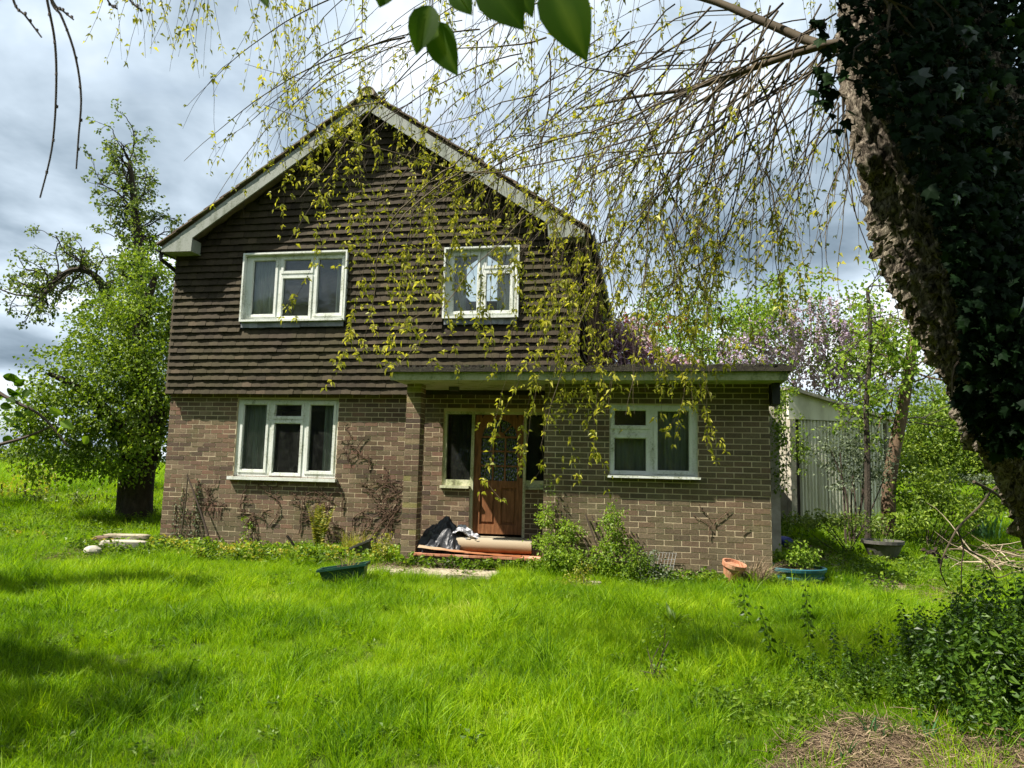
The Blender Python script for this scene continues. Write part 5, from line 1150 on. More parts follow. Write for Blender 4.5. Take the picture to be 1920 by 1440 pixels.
for q in range(150):
    a = rng.uniform(0, 6.28); u, v = rng.uniform(-700, -60), rng.uniform(300, 950); big_leaf(at(u, v, 3.4), at(u+30*math.cos(a), v+30*math.sin(a), 3.4), .035, M_BIGL, sp)
# tree standing left of the view, whose shade falls in bands over the lawn
lt = thing('garden_tree', G(-2.4, -8.2), 'broad tree outside the left edge that throws bands of shade over the lawn', 'tree')
g = Geo(); tips = []; g.tube(smooth_path([G(-2.4, -8.2), (-2.2, -8.0, 1.5), (-1.9, -7.6, 3.0), (-1.6, -7.0, 4.6)], 14), np.linspace(.28, .12, 14), 9)
for c in [(-1.9, -5.4, 4.9), (0.4, -7.9, 4.0), (-.5, -8.6, 4.6), (-3.4, -5.6, 5.2)]: g.tube(smooth_path([(-2.1, -7.8, 2.3), (np.array(c)+np.array([-2, -7.6, 3.2]))/2, c], 8), np.linspace(.12, .03, 8), 6)
g.obj('trunk', M_BARK2, lt)
LTB = []
for px_, py_, s_, r_ in [(60, 1108, 2.0, .50), (180, 1102, 2.0, .48), (290, 1095, 2.0, .42), (370, 1102, 2.0, .26), (-60, 1110, 2.0, .6), (40, 1200, 1.9, .22), (40, 1270, 1.8, .34), (120, 1262, 1.75, .30), (200, 1265, 1.7, .22), (280, 1290, 1.7, .22), (20, 1340, 1.7, .25), (210, 1345, 1.6, .18), (-40, 1260, 1.8, .6), (-120, 1400, 1.8, .5), (60, 955, 2.3, .5), (-80, 960, 2.3, .6), (150, 965, 2.3, .35)]:
    p = gp(px_, py_); LTB.append((p+s_*np.array([-1.6, -0.9, 2.55]), (r_*1.15, r_*.8, r_*.55)))
crown('crown', lt, LTB, 90, 34, .11, .10, M_TREEL, .42, .1)

for nm_, lab_, pts_ in [('added_tree_belt', 'belt of unseen trees added behind the viewpoint to dim sky light and window reflections', [(-14+4.2*q, -27+2*math.sin(q*1.7)) for q in range(13)]), ('added_tree_belt', 'row of unseen trees added outside the left edge to dim the sky light', [(-16+1.2*math.sin(q*2.1), -24+4.0*q) for q in range(7)])]:  # belts added out of view to cut sky light and darken window reflections
    t = thing(nm_, G(*pts_[len(pts_)//2]), lab_, 'trees'); g = Geo(); B_l = []
    for (x_, y_) in pts_:
        z_ = float(H(x_, y_)); hh = rng.uniform(7, 10); g.tube(np.array([[x_, y_, z_-.2], [x_+.2, y_, z_+hh*.6]]), .22, 7, .5, False)
        for f in (.22, .5, .78): B_l.append((np.array([x_+rng.normal(0, .5), y_+rng.normal(0, .5), z_+hh*f]), (2.7, 2.2, hh*.24)))
    g.obj('trunks', M_BARK2, t, stuff=True); crown('foliage', t, B_l, 1.1, 22, .55, .55, M_FARL, .45, .3, stuff=True)
# ------------------------------------------------------------------ things on the ground in front of the house
def off_wall(p, gap=0.10):           # keeps a plant or pot in front of the brickwork
    p = np.array(p, float)
    if 4.45 < p[0] < 9.6 and p[1] > PY-gap: p[1] = PY-gap
    if p[0] <= 4.45 and p[1] > -gap and p[0] > 0: p[1] = -gap
    return p
def onto(px, py, lift=0.0): p = gp(px, py); return p+np.array([0, 0, lift])
p = onto(1500, 1104); pc = np.array([p[0], p[1]+.30, float(H(p[0], p[1]))])
t = thing('round_planter', pc, 'large round blue plastic tub in the grass by the right end of the wall', 'planter')
Geo().lathe([(0, .02), (.31, .0), (.33, .06), (.345, .10), (.355, .10), (.36, .13), (.35, .14), (.365, .20), (.385, .20), (.39, .235), (.375, .245), (.355, .235), (.35, .20), (0, .19)], pc, 36).obj('tub', M_BLUE, t)
Geo().lathe([(0.349, .205), (.2, .222), (0, .225)], pc, 20).obj('soil', M_DIRT, t)
stemmy('lemon_balm', 'fresh yellow-green herb with upright shoots growing in the blue tub', 'plant', pc+np.array([0, 0, .2]), [(pc+np.array([0, 0, .34]), (.33, .30, .15)), (pc+np.array([.02, -.05, .48]), (.16, .14, .13)), (pc+np.array([.22, -.05, .44]), (.08, .08, .12)), (pc+np.array([-.2, 0, .38]), (.10, .10, .08))], M_BRIGHTL, .038, 2600, 7, .03, 9, .005, .1)
p = off_wall(onto(1368, 1104)-np.array([0, .12, 0]), .36); p[2] += .02; t = thing('terracotta_pot', p, 'tilted terracotta flower pot sunk in grass beside the dried tuft', 'pot')
g = Geo().lathe([(0, 0), (.085, 0), (.125, .20), (.145, .20), (.15, .255), (.13, .255), (.125, .22), (0, .21)], (0, 0, 0), 24); Rm = np.array(Matrix.Rotation(.22, 3, 'Y') @ Matrix.Rotation(.18, 3, 'X'))
g.V = [v@Rm.T+p+np.array([0, .08, .07]) for v in g.V]; g.obj('pot_body', M_TERRA, t)
p2 = off_wall(onto(1402, 1092), .36); p2[2] = float(H(p2[0], p2[1])); t = thing('dried_tuft', p2, 'bleached dead grass tuft spilling out between the terracotta pot and the blue tub', 'plant')
g = Geo(); blades(g, 300, .15, .22, .46, .008, 1.3, .4, 1, 4, p2+np.array([0, .1, .08])); g.obj('dead_blades', M_STRAW, t, stuff=True); g = Geo(); blades(g, 90, .14, .15, .38, .005, .7, .3, 1, 3, p2+np.array([-.12, .25, 0])); g.obj('green_blades', M_YELL, t, stuff=True)
def trough(name, label, c, L_, W_, Hh, yaw, pitch, m, soil=True):
    t = thing(name, c, label, 'trough'); Rm = np.array((Matrix.Rotation(yaw, 3, 'Z') @ Matrix.Rotation(pitch, 3, 'Y'))); g = Geo(); b_ = .82; th_ = .012; l, w_ = L_/2, W_/2
    V = [(-l*b_, -w_*b_, 0), (l*b_, -w_*b_, 0), (l*b_, w_*b_, 0), (-l*b_, w_*b_, 0), (-l, -w_, Hh), (l, -w_, Hh), (l, w_, Hh), (-l, w_, Hh)]
    V += [(-l+th_, -w_+th_, Hh), (l-th_, -w_+th_, Hh), (l-th_, w_-th_, Hh), (-l+th_, w_-th_, Hh), (-l*b_, -w_*b_, .02), (l*b_, -w_*b_, .02), (l*b_, w_*b_, .02), (-l*b_, w_*b_, .02)]
    F = [(0, 3, 2, 1), (0, 1, 5, 4), (1, 2, 6, 5), (2, 3, 7, 6), (3, 0, 4, 7), (8, 9, 13, 12), (9, 10, 14, 13), (10, 11, 15, 14), (11, 8, 12, 15), (4, 5, 9, 8), (5, 6, 10, 9), (6, 7, 11, 10), (7, 4, 8, 11), (12, 13, 14, 15)]
    g.add(np.array(V)@Rm.T+c, np.array(F)); 
    for s_ in (-1, 1): g.obox(np.array([0, s_*(w_+.012), Hh-.012])@Rm.T+c, (l+.02, .012, .014), Rm); g.obox(np.array([s_*(l+.012), 0, Hh-.012])@Rm.T+c, (.012, w_, .014), Rm)
    g.obj('trough_body', m, t)
    if soil: V = np.array([(-l*.97, -w_*.9, Hh-.03), (l*.97, -w_*.9, Hh-.03), (l*.97, w_*.9, Hh-.02), (-l*.97, w_*.9, Hh-.02)])@Rm.T+c; Geo().add(V, np.array([[0, 1, 2, 3]])).obj('soil', M_DIRT, t)
    return t
c = onto(640, 1098)+np.array([0, .12, .02]); trough('green_trough', 'dark green plastic window box tipped in the grass left of the porch', c, .56, .22, .20, .18, -.16, M_GREENP)
t = thing('wispy_weed', c+np.array([0, 0, .2]), 'wispy dry weed rooted in the green window box', 'plant'); g = Geo(); blades(g, 60, .10, .08, .26, .004, 1.2, .2, 1, 3, c+np.array([0, 0, .17])); g.obj('stalks', M_STRAW, t); g = Geo(); blades(g, 24, .06, .05, .15, .006, .9, .2, 1, 3, c+np.array([.08, 0, .17])); g.obj('green_blades', M_YELL, t)
c = at(664, 1052, 10.4); c[2] = float(H(c[0], c[1]))+.05; trough('grey_trough', 'weathered grey trough lying askew behind the green window box', c, .60, .24, .17, .25, -.42, M_GREYP)
t = thing('trough_grass', c+np.array([0, 0, .15]), 'yellow-green grass growing out of the grey trough', 'plant'); g = Geo(); blades(g, 140, .16, .12, .34, .006, .8, .2, 1, 3, c+np.array([-.05, .05, .16])); g.obj('grass_blades', M_YELL, t, stuff=True)
# fern
c = at(597, 1056, 11.1); c[2] = float(H(c[0], c[1])); t = thing('fern', c, 'tall yellow-green fern standing against the left wall', 'fern')
for q in range(13):
    a = rng.uniform(0, 6.28); hh = rng.uniform(.55, .92); out_ = rng.uniform(.12, .34); k = 26; u = np.linspace(0, 1, k); dv = np.array([math.cos(a), math.sin(a)*.5, 0])
    R_m = c+dv*(out_*u**1.6)[:, None]+np.array([0, 0, 1])*(hh*(u-.14*u**3))[:, None]; g = Geo(); g.tube(R_m, np.linspace(.005, .0015, k), 3, .3, False); side = np.cross(dv, [0, 0, 1]); side = unit(side*.5+CR)
    for i_ in range(4, k):
        ln = .085*math.sin(math.pi*min(1, (i_/k)*.85+.12))+.01
        for s_ in (-1, 1): leaves(g, [R_m[i_]], [side*s_+np.array([0, 0, .45])+rng.normal(0, .1, 3)], ln, .17, .05, [rng.random()])
    g.obj('frond', M_YELL, t)
def rosette(name, label, c, n, lo, hi, wd, m, up=.9, cat='plant'):
    t = thing(name, c, label, cat)
    for q in range(n):
        a = q*2.4+rng.normal(0, .3); l_ = rng.uniform(lo, hi); e_ = up*rng.uniform(.4, 1.2); d = unit(np.array([math.cos(a), math.sin(a), e_])); big_leaf(c+np.array([0, 0, .01]), c+d*l_, wd*rng.uniform(.7, 1.2), m, t, .5, facing=np.array([-math.cos(a)*.5, -math.sin(a)*.5, 1.0]))
    return t
def gat(px, py, d=None): return off_wall(gp(px, py), .30)
rosette('broad_leaf_clump', 'lush bright rosette of strap leaves under the left window', gat(432, 1040)+np.array([0, .15, 0]), 26, .16, .34, .055, M_BRIGHTL, 1.1)
rosette('broad_leaf_clump', 'smaller bright leafy clump between the left window corner and the fern', gat(508, 1042)+np.array([0, .2, 0]), 18, .12, .26, .05, M_BRIGHTL, .9)
rosette('pale_leaf_clump', 'pale grey-green floppy leaves at the foot of the leaning sticks', gat(345, 1035)+np.array([0, .2, 0]), 16, .12, .26, .07, M_OLIVE, .5)
rosette('dock_plant', 'single dock plant with long upright leaves on the lawn in front of the extension window', gat(1262, 1178), 13, .16, .34, .05, M_WEED, 1.8)
rosette('lawn_rosette', 'dark leafy weed near the shaded bottom left of the lawn', gat(300, 1290), 14, .10, .2, .04, M_NETTLE, .8)
def bushy(name, label, px, py, hgt, wd, m, leaf, per=420, cat='plant', back=.15, nl=8):
    c = off_wall(gp(px, py)+np.array([0, back, 0]), .5*wd*.8); c[2] = float(H(c[0], c[1])); bl_ = []
    nb_ = max(2, int(hgt/.16))
    for q in range(nb_): f = (q+.5)/nb_; bl_.append((c+np.array([rng.normal(0, wd*.15), rng.normal(0, wd*.1), hgt*f]), (wd*.58*(1.1-.65*f), wd*.45*(1.05-.6*f), hgt/nb_*.95)))
    return stemmy(name, label, cat, c, bl_, m, leaf, per, nl, .035, 8, .006, .15)
bushy('cleavers', 'tall bright green bushy weed at the right edge of the porch opening', 1035, 1082, .86, .58, M_BRIGHTL, .036, 2600)
bushy('cleavers', 'thin dark climber strands rising above the bushy weed at the porch corner', 1052, 1062, 1.25, .16, M_TREEL, .03, 420, back=.3)
bushy('cleavers', 'second bright green bushy weed halfway between the porch and the extension window', 1145, 1090, .92, .46, M_BRIGHTL, .036, 2600)
bushy('cleavers', 'low spreading green weed to the right of the second bushy weed', 1190, 1095, .42, .5, M_WEED, .034, 1900)
bushy('yellow_stonecrop', 'low yellow cushion plant on a pot between the two tall weeds', 1098, 1108, .24, .44, M_YELL, .028, 1500, nl=12)
bushy('silver_foliage', 'greyish mound of foliage under the wire rack against the wall', 1238, 1098, .34, .5, M_OLIVE, .034, 1700)
bushy('catmint', 'pale leafy growth at the left foot of the porch pillar', 705, 1062, .42, .42, M_YELL, .036, 1700)
bushy('wallflower_stem', 'small upright leafy stem beside the right end of the left window wall', 512, 1025, .5, .16, M_TREEL, .05, 500, back=.3)
bushy('step_weed', 'trailing weed on the brick step left of centre', 845, 1068, .16, .34, M_OLIVE, .03, 900, back=.05)
bushy('step_weed', 'trailing weed on the brick step right of centre', 930, 1066, .12, .26, M_WEED, .03, 900, back=.05)
bushy('corner_weed', 'small flowering weed at the bottom corner of the extension wall', 1440, 1060, .4, .3, M_OLIVE, .025, 500, back=.35)
bushy('spiky_weed', 'dark branching weed rising from the lawn right of centre', 1242, 1290, .40, .34, M_WEED, .032, 1500, back=0, nl=5)
# dark dry fern skeleton left of the fern and stick heap
for k, (pts, lab) in enumerate([([(352, 888), (349, 930), (343, 975), (337, 1025)], 'upright brown stick of the A-shaped pair against the left wall'), ([(350, 890), (366, 930), (383, 980), (397, 1028)], 'slanting dark stick of the A-shaped pair against the left wall')]):
    P = []
    for (u, v) in pts:
        d = CFW+CR*(u-960)/CF-CU*(v-720)/CF; P.append(CPOS+d*((-.10-.12*(v-888)/140-CPOS[1])/d[1]))
    P = np.array(P); t = thing('garden_stick', P[-1], lab, 'stick', 'sticks leaning on the wall'); Geo().tube(smooth_path(P, 12), np.linspace(.010, .020 if k else .013, 12), 7).obj('stick_shaft', M_TWIGD if k else M_TWIG, t)
# ivy shoots and dead creeper on the wall
def wall_pt(u, v, Yp): d = CFW+CR*(u-960)/CF-CU*(v-720)/CF; return CPOS+d*((Yp-CPOS[1])/d[1])
cv = thing('dead_creeper', (2.2, -.02, -.1), 'leafless brown creeper stems clinging to the left wall under and beside the window', 'creeper')
g = Geo()
def creep(u, v, ang, Lg, lvl=0, Y_=-.018):
    P = [np.array([u, v], float)]; a = ang
    for _ in range(max(2, int(Lg/5))): a += rng.normal(0, .28); P.append(P[-1]+5*np.array([math.cos(a), -math.sin(a)]))
    W3 = np.array([wall_pt(q[0], q[1], Y_-.006*rng.random()) for q in P]); g.tube(W3, np.linspace(.0085-.003*lvl, .003, len(W3)), 4, rng.random(), False)
    for q in P[1:]:
        if rng.random() < (.38 if lvl == 0 else .15) and lvl < 2: creep(q[0], q[1], a+rng.choice([-1, 1])*rng.uniform(.4, 1.3), Lg*rng.uniform(.15, .45), lvl+1)
    for q in W3[1:]:
        if rng.random() < .25: g.obox(q+rng.normal(0, .01, 3), (.008, .004, .009), np.eye(3), rng.random())
for u, v, a, l_ in [(700, 1015, 1.4, 150), (715, 1010, 1.5, 120), (660, 990, 1.3, 110), (640, 1000, 1.7, 90), (680, 1010, 1.75, 130), (735, 1000, 1.45, 110), (640, 960, 1.2, 60), (600, 985, 1.6, 80), (505, 985, 1.0, 90), (495, 985, 1.6, 70), (480, 990, 1.8, 60), (560, 1000, 1.5, 90), (575, 980, 1.3, 70), (380, 960, 1.6, 60), (395, 965, 1.4, 70), (410, 970, 1.6, 40), (450, 950, 1.8, 40), (655, 870, 1.3, 60), (690, 880, 1.2, 70), (670, 840, 1.0, 30), (460, 985, 1.2, 60)]: creep(u, v, a, l_)
g.obj('stems', M_DEADV, cv, stuff=True)
cv = thing('dead_creeper', (8.9, PY-.02, .8), 'short dead creeper twigs on the extension wall below the window corner', 'creeper'); g = Geo()
for u, v, a, l_ in [(1332, 990, 1.9, 40), (1338, 985, 1.2, 45), (1312, 945, 4.9, 45), (1330, 1010, 1.5, 30), (1390, 1000, .9, 20)]: creep(u, v, a, l_, 1, PY-.015)
g.obj('stems', M_DEADV, cv, stuff=True)
cv = thing('flank_creeper', (6.99, 1.5, 2.6), 'dense mat of dead vertical creeper stems on the tiled right flank of the upper storey', 'creeper'); g = Geo()
for _ in range(110):
    y_ = rng.uniform(.1, 6.5); P = [np.array([6.985, y_, 2.62])]
    for q in range(14): P.append(P[-1]+np.array([0, rng.normal(0, .04), .145*rng.uniform(.6, 1.1)])); P[-1][0] = 6.985+rng.random()*.05
    g.tube(np.array(P), .008, 4, rng.random(), False)
g.obj('stems', M_DEADV, cv, stuff=True)
cv = thing('corner_ivy', wall_pt(322, 1020, -.05), 'thin dried ivy stems on the left wall beside the leaning sticks', 'ivy'); g = Geo(); gl2 = Geo()
for u, v, l_ in [(330, 1015, 100), (322, 1015, 70), (352, 1015, 60), (362, 1010, 100), (370, 1000, 80), (340, 1010, 60), (366, 1015, 110)]:
    P = [(u, v)]
    while P[-1][1] > v-l_: P.append((P[-1][0]+rng.normal(.4, 1.6), P[-1][1]-6))
    W3 = np.array([wall_pt(a, b_, -.022) for a, b_ in P]); g.tube(W3, .0045, 4, rng.random(), False); leaves(gl2, np.repeat(W3, 3, 0)+rng.normal(0, .015, (len(W3)*3, 3)), rdir(len(W3)*3), .035, .4)
g.obj('stems', M_DEADV, cv); gl2.obj('foliage', M_OLIVE, cv)
# porch contents
t = thing('carpet_roll', (5.5, -.72, .16), 'big rolled beige carpet lying across the porch step', 'carpet')
g = Geo(); n = 120; a = np.linspace(0, 6*math.pi, n); rr = .055+.060*a/(6*math.pi); V = []
xs = np.linspace(4.80, 6.30, 9)
for x_ in xs: V += [(x_+.03*math.sin(a_*.5), -.64+r_*math.cos(a_)*1.05+.10*(6.3-x_)/1.5*0, .062+.116+r_*math.sin(a_)*(1.0)-.0) for a_, r_ in zip(a, rr)]
F = [(i_*n+j_, i_*n+j_+1, (i_+1)*n+j_+1, (i_+1)*n+j_) for i_ in range(8) for j_ in range(n-1)]; g.add(V, np.array(F)); g.obj('carpet_pile', M_CARPET, t, smooth=True)
t = thing('carpet_sheet', (5.1, -.86, .08), 'loose flap of orange-brown carpet under the beige roll', 'carpet')
g = Geo(); V = []; nx_ = 30
for i_ in range(nx_):
    f = i_/(nx_-1); x_ = 4.76+1.45*f
    for j_ in range(5): y_ = -.985+j_*.055; V.append((x_, y_, .068+(.11*(1-f)**1.5)*(1-abs(j_-1.5)/4)+.003*math.sin(f*30+j_)))
F = [(i_*5+j_, (i_+1)*5+j_, (i_+1)*5+j_+1, i_*5+j_+1) for i_ in range(nx_-1) for j_ in range(4)]; g.add(V, np.array(F)); g.obj('flap', M_CARPET, t, smooth=True)
t = thing('tarpaulin', (5.0, -.6, .3), 'crumpled black tarpaulin with its silvery underside turned out on the carpet roll', 'tarpaulin')
def cloth(cx, cy, w_, d_, h_, seed, m, name, fx):
    n_ = 34; V = []
    for i_ in range(n_):
        for j_ in range(n_):
            u, v = i_/(n_-1)*2-1, j_/(n_-1)*2-1; q = Vector((u*1.6+seed, v*1.6, seed)); cr_ = (1-abs(mnoise.noise(q))*2.4); cr2 = abs(mnoise.noise(q*2.7)); z_ = fx(u, v)+h_*.22*cr_-.05*cr2
            V.append((cx+u*w_+.04*mnoise.noise(q*1.9), cy+v*d_+.05*mnoise.noise(q*2.3+Vector((9, 9, 9))), z_))
    F = [(i_*n_+j_, (i_+1)*n_+j_, (i_+1)*n_+j_+1, i_*n_+j_+1) for i_ in range(n_-1) for j_ in range(n_-1)]; Geo().add(V, np.array(F)).obj(name, m, t)
cloth(5.03, -.62, .30, .30, .30, 3.3, M_TARP, 'black_sheet', lambda u, v: .20+.30*max(0, 1-((u+.05)**2+(v-.1)**2)**.5*.9)+(.04 if v > 0 else 0)-(.17*max(0, -v-.45)/.55))
cloth(5.38, -.56, .26, .16, .20, 7.1, M_UNDER, 'silver_underside', lambda u, v: .20+.24*max(0, 1-abs(u+.35)*.8)*(1-.4*abs(v)))
cloth(5.62, -.58, .24, .14, .12, 1.4, M_TARP, 'black_tail', lambda u, v: .24-.05*u-.03*abs(v))
# slabs, stones and rubbish
def rock(name, label, c, sx, sy, sz, m, cat='stone', group=None, yaw=0.0, box=True):
    t = thing(name, c, label, cat, group); g = Geo(); n1_, n2_ = 8, 14; V = []
    for a in range(n1_+1):
        for b_ in range(n2_):
            ph, th_ = math.pi*a/n1_, 2*math.pi*b_/n2_; d = np.array([math.sin(ph)*math.cos(th_), math.sin(ph)*math.sin(th_), math.cos(ph)])
            if box: d = np.sign(d)*np.abs(d)**.45
            k = 1+.12*mnoise.noise(Vector(d*1.7)+Vector((c[0]*3, 0, 0))); V.append(d*k*np.array([sx, sy, sz]))
    V = np.array(V)@np.array(Matrix.Rotation(yaw, 3, 'Z')).T+c+np.array([0, 0, sz*.7]); F = [(a*n2_+b_, (a+1)*n2_+b_, (a+1)*n2_+(b_+1) % n2_, a*n2_+(b_+1) % n2_) for a in range(n1_) for b_ in range(n2_)]
    g.add(V, np.array(F)); g.obj('surface', m, t); return t
rock('concrete_slab', 'long pale concrete kerb lying in grass left of the house', gat(222, 1042)+np.array([0, .1, .10]), .34, .10, .07, M_CONC, yaw=.25)
rock('concrete_slab', 'second concrete kerb stacked behind the first one', gat(212, 1036)+np.array([-.05, .32, .15]), .36, .09, .06, M_SLAB, yaw=.22)
rock('broken_stone', 'rough pale rock at the left end of the concrete kerbs', gat(172, 1046)+np.array([0, 0, .05]), .12, .10, .07, M_CONC, box=False)
rock('broken_stone', 'reddish broken block behind the rough pale rock', gat(172, 1038)+np.array([-.05, .25, .10]), .14, .07, .08, M_BRICK)
rock('flat_stone', 'small pale flat stone in grass below the bushy weed by the porch', gat(1113, 1096), .10, .07, .025, M_SLAB)
rock('plastic_bag', 'small white bag lying beyond the corner of the extension', gat(1484, 985)+np.array([0, .5, .03]), .08, .06, .07, M_WHITE, 'bag', box=False)
rock('blue_rubbish', 'crumpled blue sheet against the foot of the garage post', at(1468, 943, 13.0)*np.array([1, 1, 0])+np.array([0, 0, float(H(*at(1468, 943, 13.0)[:2]))+.05]), .16, .10, .09, M_BLUER, 'sheet', box=False)
for q in range(7): c = gat(rng.uniform(1560, 1760), rng.uniform(985, 1000)); 
for q, (u, v) in enumerate([(1575, 990), (1612, 992), (1790, 1004), (1835, 1000)]): rock('border_stone', ['pale edging stone in front of the garage shrub', 'second pale edging stone right of the first by the garage shrub', 'mossy edging stone beneath the fallen branch', 'whitish stone beside the iris clump'][q], gat(u, v), .14, .09, .05, M_SLAB)
c = gat(1660, 1058)+np.array([0, .1, 0]); t = thing('stone_urn', c, 'squat dark stone planter in the shade right of the extension', 'planter'); Geo().lathe([(0, 0), (.22, 0), (.19, .07), (.22, .14), (.29, .30), (.32, .32), (.32, .37), (.28, .37), (.26, .30), (0, .29)], c, 22).obj('bowl', M_GREYP, t)
t2 = thing('urn_weeds', c+np.array([0, 0, .2]), 'spiky stems growing out of the squat stone planter', 'plant'); g = Geo(); blades(g, 40, .16, .10, .34, .008, .5, .1, .9, 3, c+np.array([0, 0, .30])); g.obj('leaves', M_WEED, t2)
c = gat(1690, 1000)+np.array([0, .5, 0]); t = thing('black_trough', c, 'low black trough in undergrowth at the foot of the leaning trunk', 'trough'); g = Geo(); 
g.box((c[0]-.30, c[1]-.12, c[2]), (c[0]+.30, c[1]+.12, c[2]+.02)); 
for a_, b_ in (((-.30, -.12), (.30, -.10)), ((-.30, .10), (.30, .12))): g.box((c[0]+a_[0], c[1]+a_[1], c[2]+.02), (c[0]+b_[0], c[1]+b_[1], c[2]+.18))
for a_, b_ in (((-.30, -.099), (-.28, .099)), ((.28, -.099), (.30, .099))): g.box((c[0]+a_[0], c[1]+a_[1], c[2]+.02), (c[0]+b_[0], c[1]+b_[1], c[2]+.18))
g.obj('trough_body', M_BLACK, t)
# wire rack
c = wall_pt(1240, 1075, PY-.18); c[2] = float(H(c[0], c[1])); t = thing('wire_rack', c, 'small galvanised wire rack tilted against the extension wall', 'rack')
for q in range(9): x_ = -.17+q*.042; Geo().tube(np.array([[c[0]+x_-.05, c[1]-.05, c[2]+.05], [c[0]+x_+.03, c[1]+.12, c[2]+.38]]), .0035, 5).obj('wire', M_WIRE, t)
for q in range(5): f = q/4; Geo().tube(np.array([[c[0]-.22+.08*f, c[1]-.045+.17*f, c[2]+.06+.31*f], [c[0]+.12+.08*f, c[1]-.045+.17*f, c[2]+.06+.31*f]]), .0035, 5).obj('wire', M_WIRE, t)
# dark slats (bundle of stakes) leaning by the second weed
for q, (u0, v0, u1, v1) in enumerate([(1098, 965, 1120, 1025), (1110, 968, 1128, 1020), (1088, 995, 1108, 1040)]):
    t = thing('wall_stake', wall_pt(u1, v1, PY-.12), ['longest of three dark stakes leaning behind the second bushy weed', 'middle one of three dark stakes leaning behind the second bushy weed', 'lowest and leftmost of three dark stakes behind the second bushy weed'][q], 'stake', 'stakes behind the weed'); Geo().tube(np.array([wall_pt(u0, v0, PY-.04), wall_pt(u1, v1, PY-.12)]), .012, 6).obj('stake_shaft', M_TWIGD, t)
# dead branches near the fern
for q, (P, lab) in enumerate([([(538, 1004), (552, 1025), (566, 1062)], 'thick dark dead branch slanting down left of the fern'), ([(556, 1032), (572, 1030), (580, 1045), (575, 1060)], 'curled dark root beside the fern'), ([(455, 1036), (475, 1050)], 'short dark twig in the low weeds under the left window')]):
    Q = [at(a, b_, 11.0) for a, b_ in P]; t = thing('dead_branch', Q[-1], lab, 'branch'); Geo().tube(smooth_path(Q, 10), np.linspace(.018, .024, 10), 7, .1).obj('branch_wood', M_BARK2, t)
# ------------------------------------------------------------------ right foreground
def iris(name, label, c, n, h0, h1, wd, m=M_IRIS, sp=.12):
    t = thing(name, c, label, 'plant'); 
    for q in range(n): g = Geo(); blades(g, 1, sp, h0, h1, wd, .45, 0, 1, 5, c-np.array([0, 0, .02])); g.obj('blade', m, t)
iris('iris_clump', 'tall blue-green iris clump beyond the fallen branch at right', gat(1858, 1022)+np.array([0, .2, 0]), 52, .45, .82, .040, sp=.24)
iris('iris_clump', 'partly hidden iris clump at the right picture edge', gat(1925, 1018)+np.array([0, .2, 0]), 22, .25, .45, .03, sp=.2)
for q, (u, v, lab) in enumerate([(1585, 1435, 'leftmost small clump of bulb leaves on the bare earth'), (1632, 1385, 'tallest clump of bulb leaves poking through the straw'), (1660, 1392, 'second bulb leaf clump just right of the tallest'), (1790, 1420, 'right-hand clump of bulb leaves with a yellowing blade'), (1735, 1400, 'short clump of bulb leaves between the tallest and the yellowing one')]):
    iris('bulb_leaves', lab, gat(u, v), 7, .10, .24, .017, M_IRIS if q != 3 else M_WEED, .03)
# nettles
NK = []
for q in range(7):
    g = Geo(); hh = .42+.05*q; lean = rng.normal(0, .06, 2); Ps = np.array([[lean[0]*f*f*2, lean[1]*f*f*2, hh*f] for f in np.linspace(0, 1, 7)]); g.tube(Ps, np.linspace(.004, .002, 7), 4, .2, False)
    k = 9+q; 
    for i_ in range(k):
        f = .18+.82*i_/(k-1); p = np.array([lean[0]*f*f*2, lean[1]*f*f*2, hh*f]); a = i_*1.57+rng.normal(0, .2); sz = .085*(1-.55*abs(f-.55)/.55)
        for s_ in (0, math.pi):
            d = np.array([math.cos(a+s_), math.sin(a+s_), .15 if f > .85 else -.12]); P0 = p+d*.012; leaves(g, [P0], [d], sz, .34, .12, [rng.random()], .22)
            leaves(g, [P0+np.array([0, 0, .012])], [d+rng.normal(0, .25, 3)], sz*.6, .34, .1, [rng.random()], .2)
    NK.append(g.mesh('nettle', M_NETTLE))
npoly = np.array([gp(a, b_)[:2] for a, b_ in [(1672, 1235), (1790, 1200), (2060, 1190), (2300, 1300), (2150, 1480), (1900, 1430), (1760, 1400), (1680, 1340), (1690, 1280)]])
P = inside_pts(npoly, 520); n = len(P)
ncen = npoly.mean(0); core = inpoly((P-ncen)/0.78+ncen, npoly)
scatter('nettle_bed', NK, np.column_stack([P, H(P[:, 0], P[:, 1])]), rng.random(n)*6.28, rng.normal(0, .10, (n, 2)), rng.uniform(.55, 1.0, n)*np.where(core, 1.0, .62), rng.integers(0, 7, n), M_NETTLE)
P = np.concatenate([pxstrip([(1560, 1290), (1640, 1300), (1700, 1330)], 46, .12), pxstrip([(1560, 1250), (1650, 1270)], 18, .15)]); n = len(P)
scatter('low_nettles', NK, np.column_stack([P, H(P[:, 0], P[:, 1])]), rng.random(n)*6.28, rng.normal(0, .14, (n, 2)), rng.uniform(.25, .5, n), rng.integers(0, 7, n), M_NETTLE)
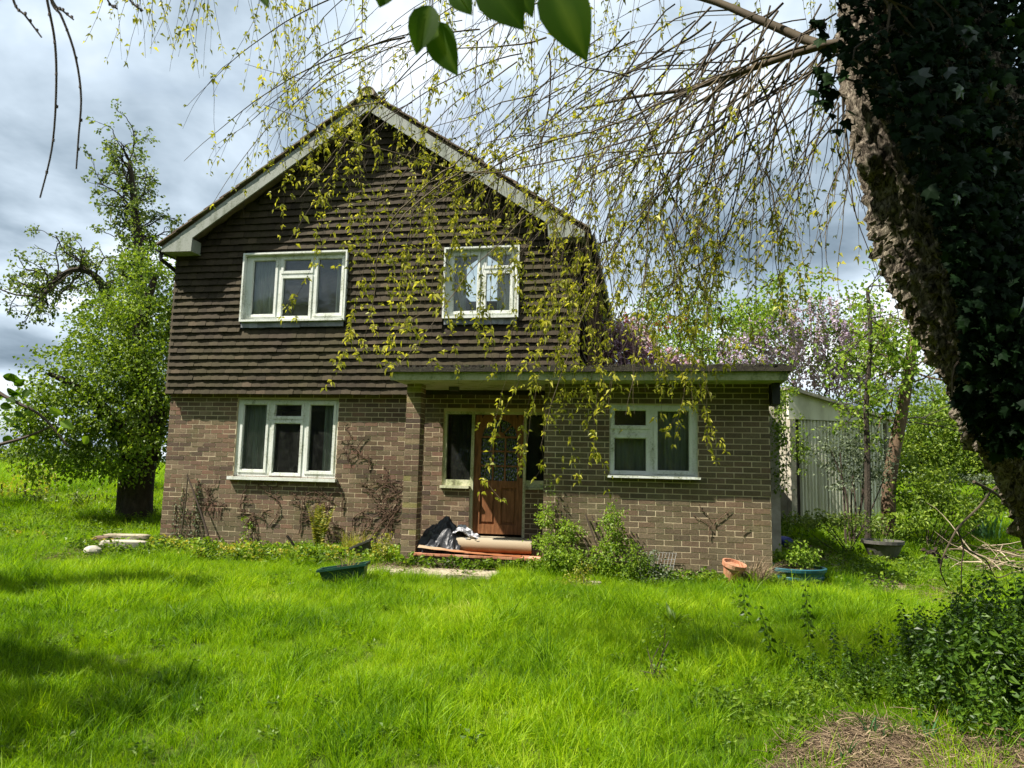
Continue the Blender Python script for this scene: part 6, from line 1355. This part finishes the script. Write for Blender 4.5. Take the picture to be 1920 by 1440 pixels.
for (u, v, lab, k) in [(1449, 1262, 'lone thin nettle on the lawn left of the nettle bed', 2), (1518, 1235, 'lone nettle nearest to the left side of the nettle bed', 4), (1400, 1180, 'short lone nettle on the lawn below the terracotta pot', 0)]:
    c = gat(u, v); t = thing('nettle_plant', c, lab, 'nettle', 'lone nettles on the lawn'); o = link('leafy_stem', NK[k], t, loc=tuple(c)); o.scale = (.7, .7, .9)
# brush pile and fallen branch
c = gat(1930, 1085); t = thing('brush_pile', c, 'heap of dry cut sticks and bramble at the right edge', 'brush')
for q in range(110):
    p0 = c+np.array([rng.normal(.1, .5), rng.normal(.1, .5), rng.uniform(.02, .36)]); d = unit(np.array([rng.normal(0, 1), rng.normal(0, .6), rng.normal(0, .25)])); P_, _ = poly(p0-d*.4, d, rng.uniform(.5, 1.3), 8, .14, -.01); P_[:, 2] = np.maximum(P_[:, 2], H(P_[:, 0], P_[:, 1])+.01)
    Geo().tube(P_, np.linspace(rng.uniform(.004, .014), .002, 9), 5, rng.random(), False).obj('stick', M_DRY if q % 3 else M_TWIG, t)
t = thing('fallen_branch', at(1960, 990, 6.2), 'dead arching branch with side twigs in front of the iris clump', 'branch')
for P, r0 in [([(2000, 890), (1920, 900), (1868, 913), (1838, 948), (1800, 985), (1788, 1003), (1770, 1040), (1763, 1068), (1776, 1100)], .012), ([(1826, 903), (1870, 928), (1905, 968), (1935, 990)], .014), ([(1795, 992), (1806, 1026), (1803, 1060), (1802, 1110)], .008), ([(1806, 1026), (1830, 1040), (1850, 1052), (1868, 1083), (1900, 1072)], .009), ([(1763, 1041), (1752, 1035), (1740, 1038)], .006), ([(1870, 912), (1890, 940), (1900, 965)], .005)]:
    Geo().tube(smooth_path([at(a, b_, 6.2+.004*(a-1800)) for a, b_ in P], 22), np.linspace(r0, r0*.45, 22), 6).obj('twig_wood', M_TWIG, t)
g = Geo(); P = np.array([at(1750+rng.normal(0, 9), 1036+rng.normal(0, 6), 6.2) for _ in range(22)]); leaves(g, P, rdir(22), .05, .4); g.obj('dead_leaves', M_TWIGD, t)
#@@END
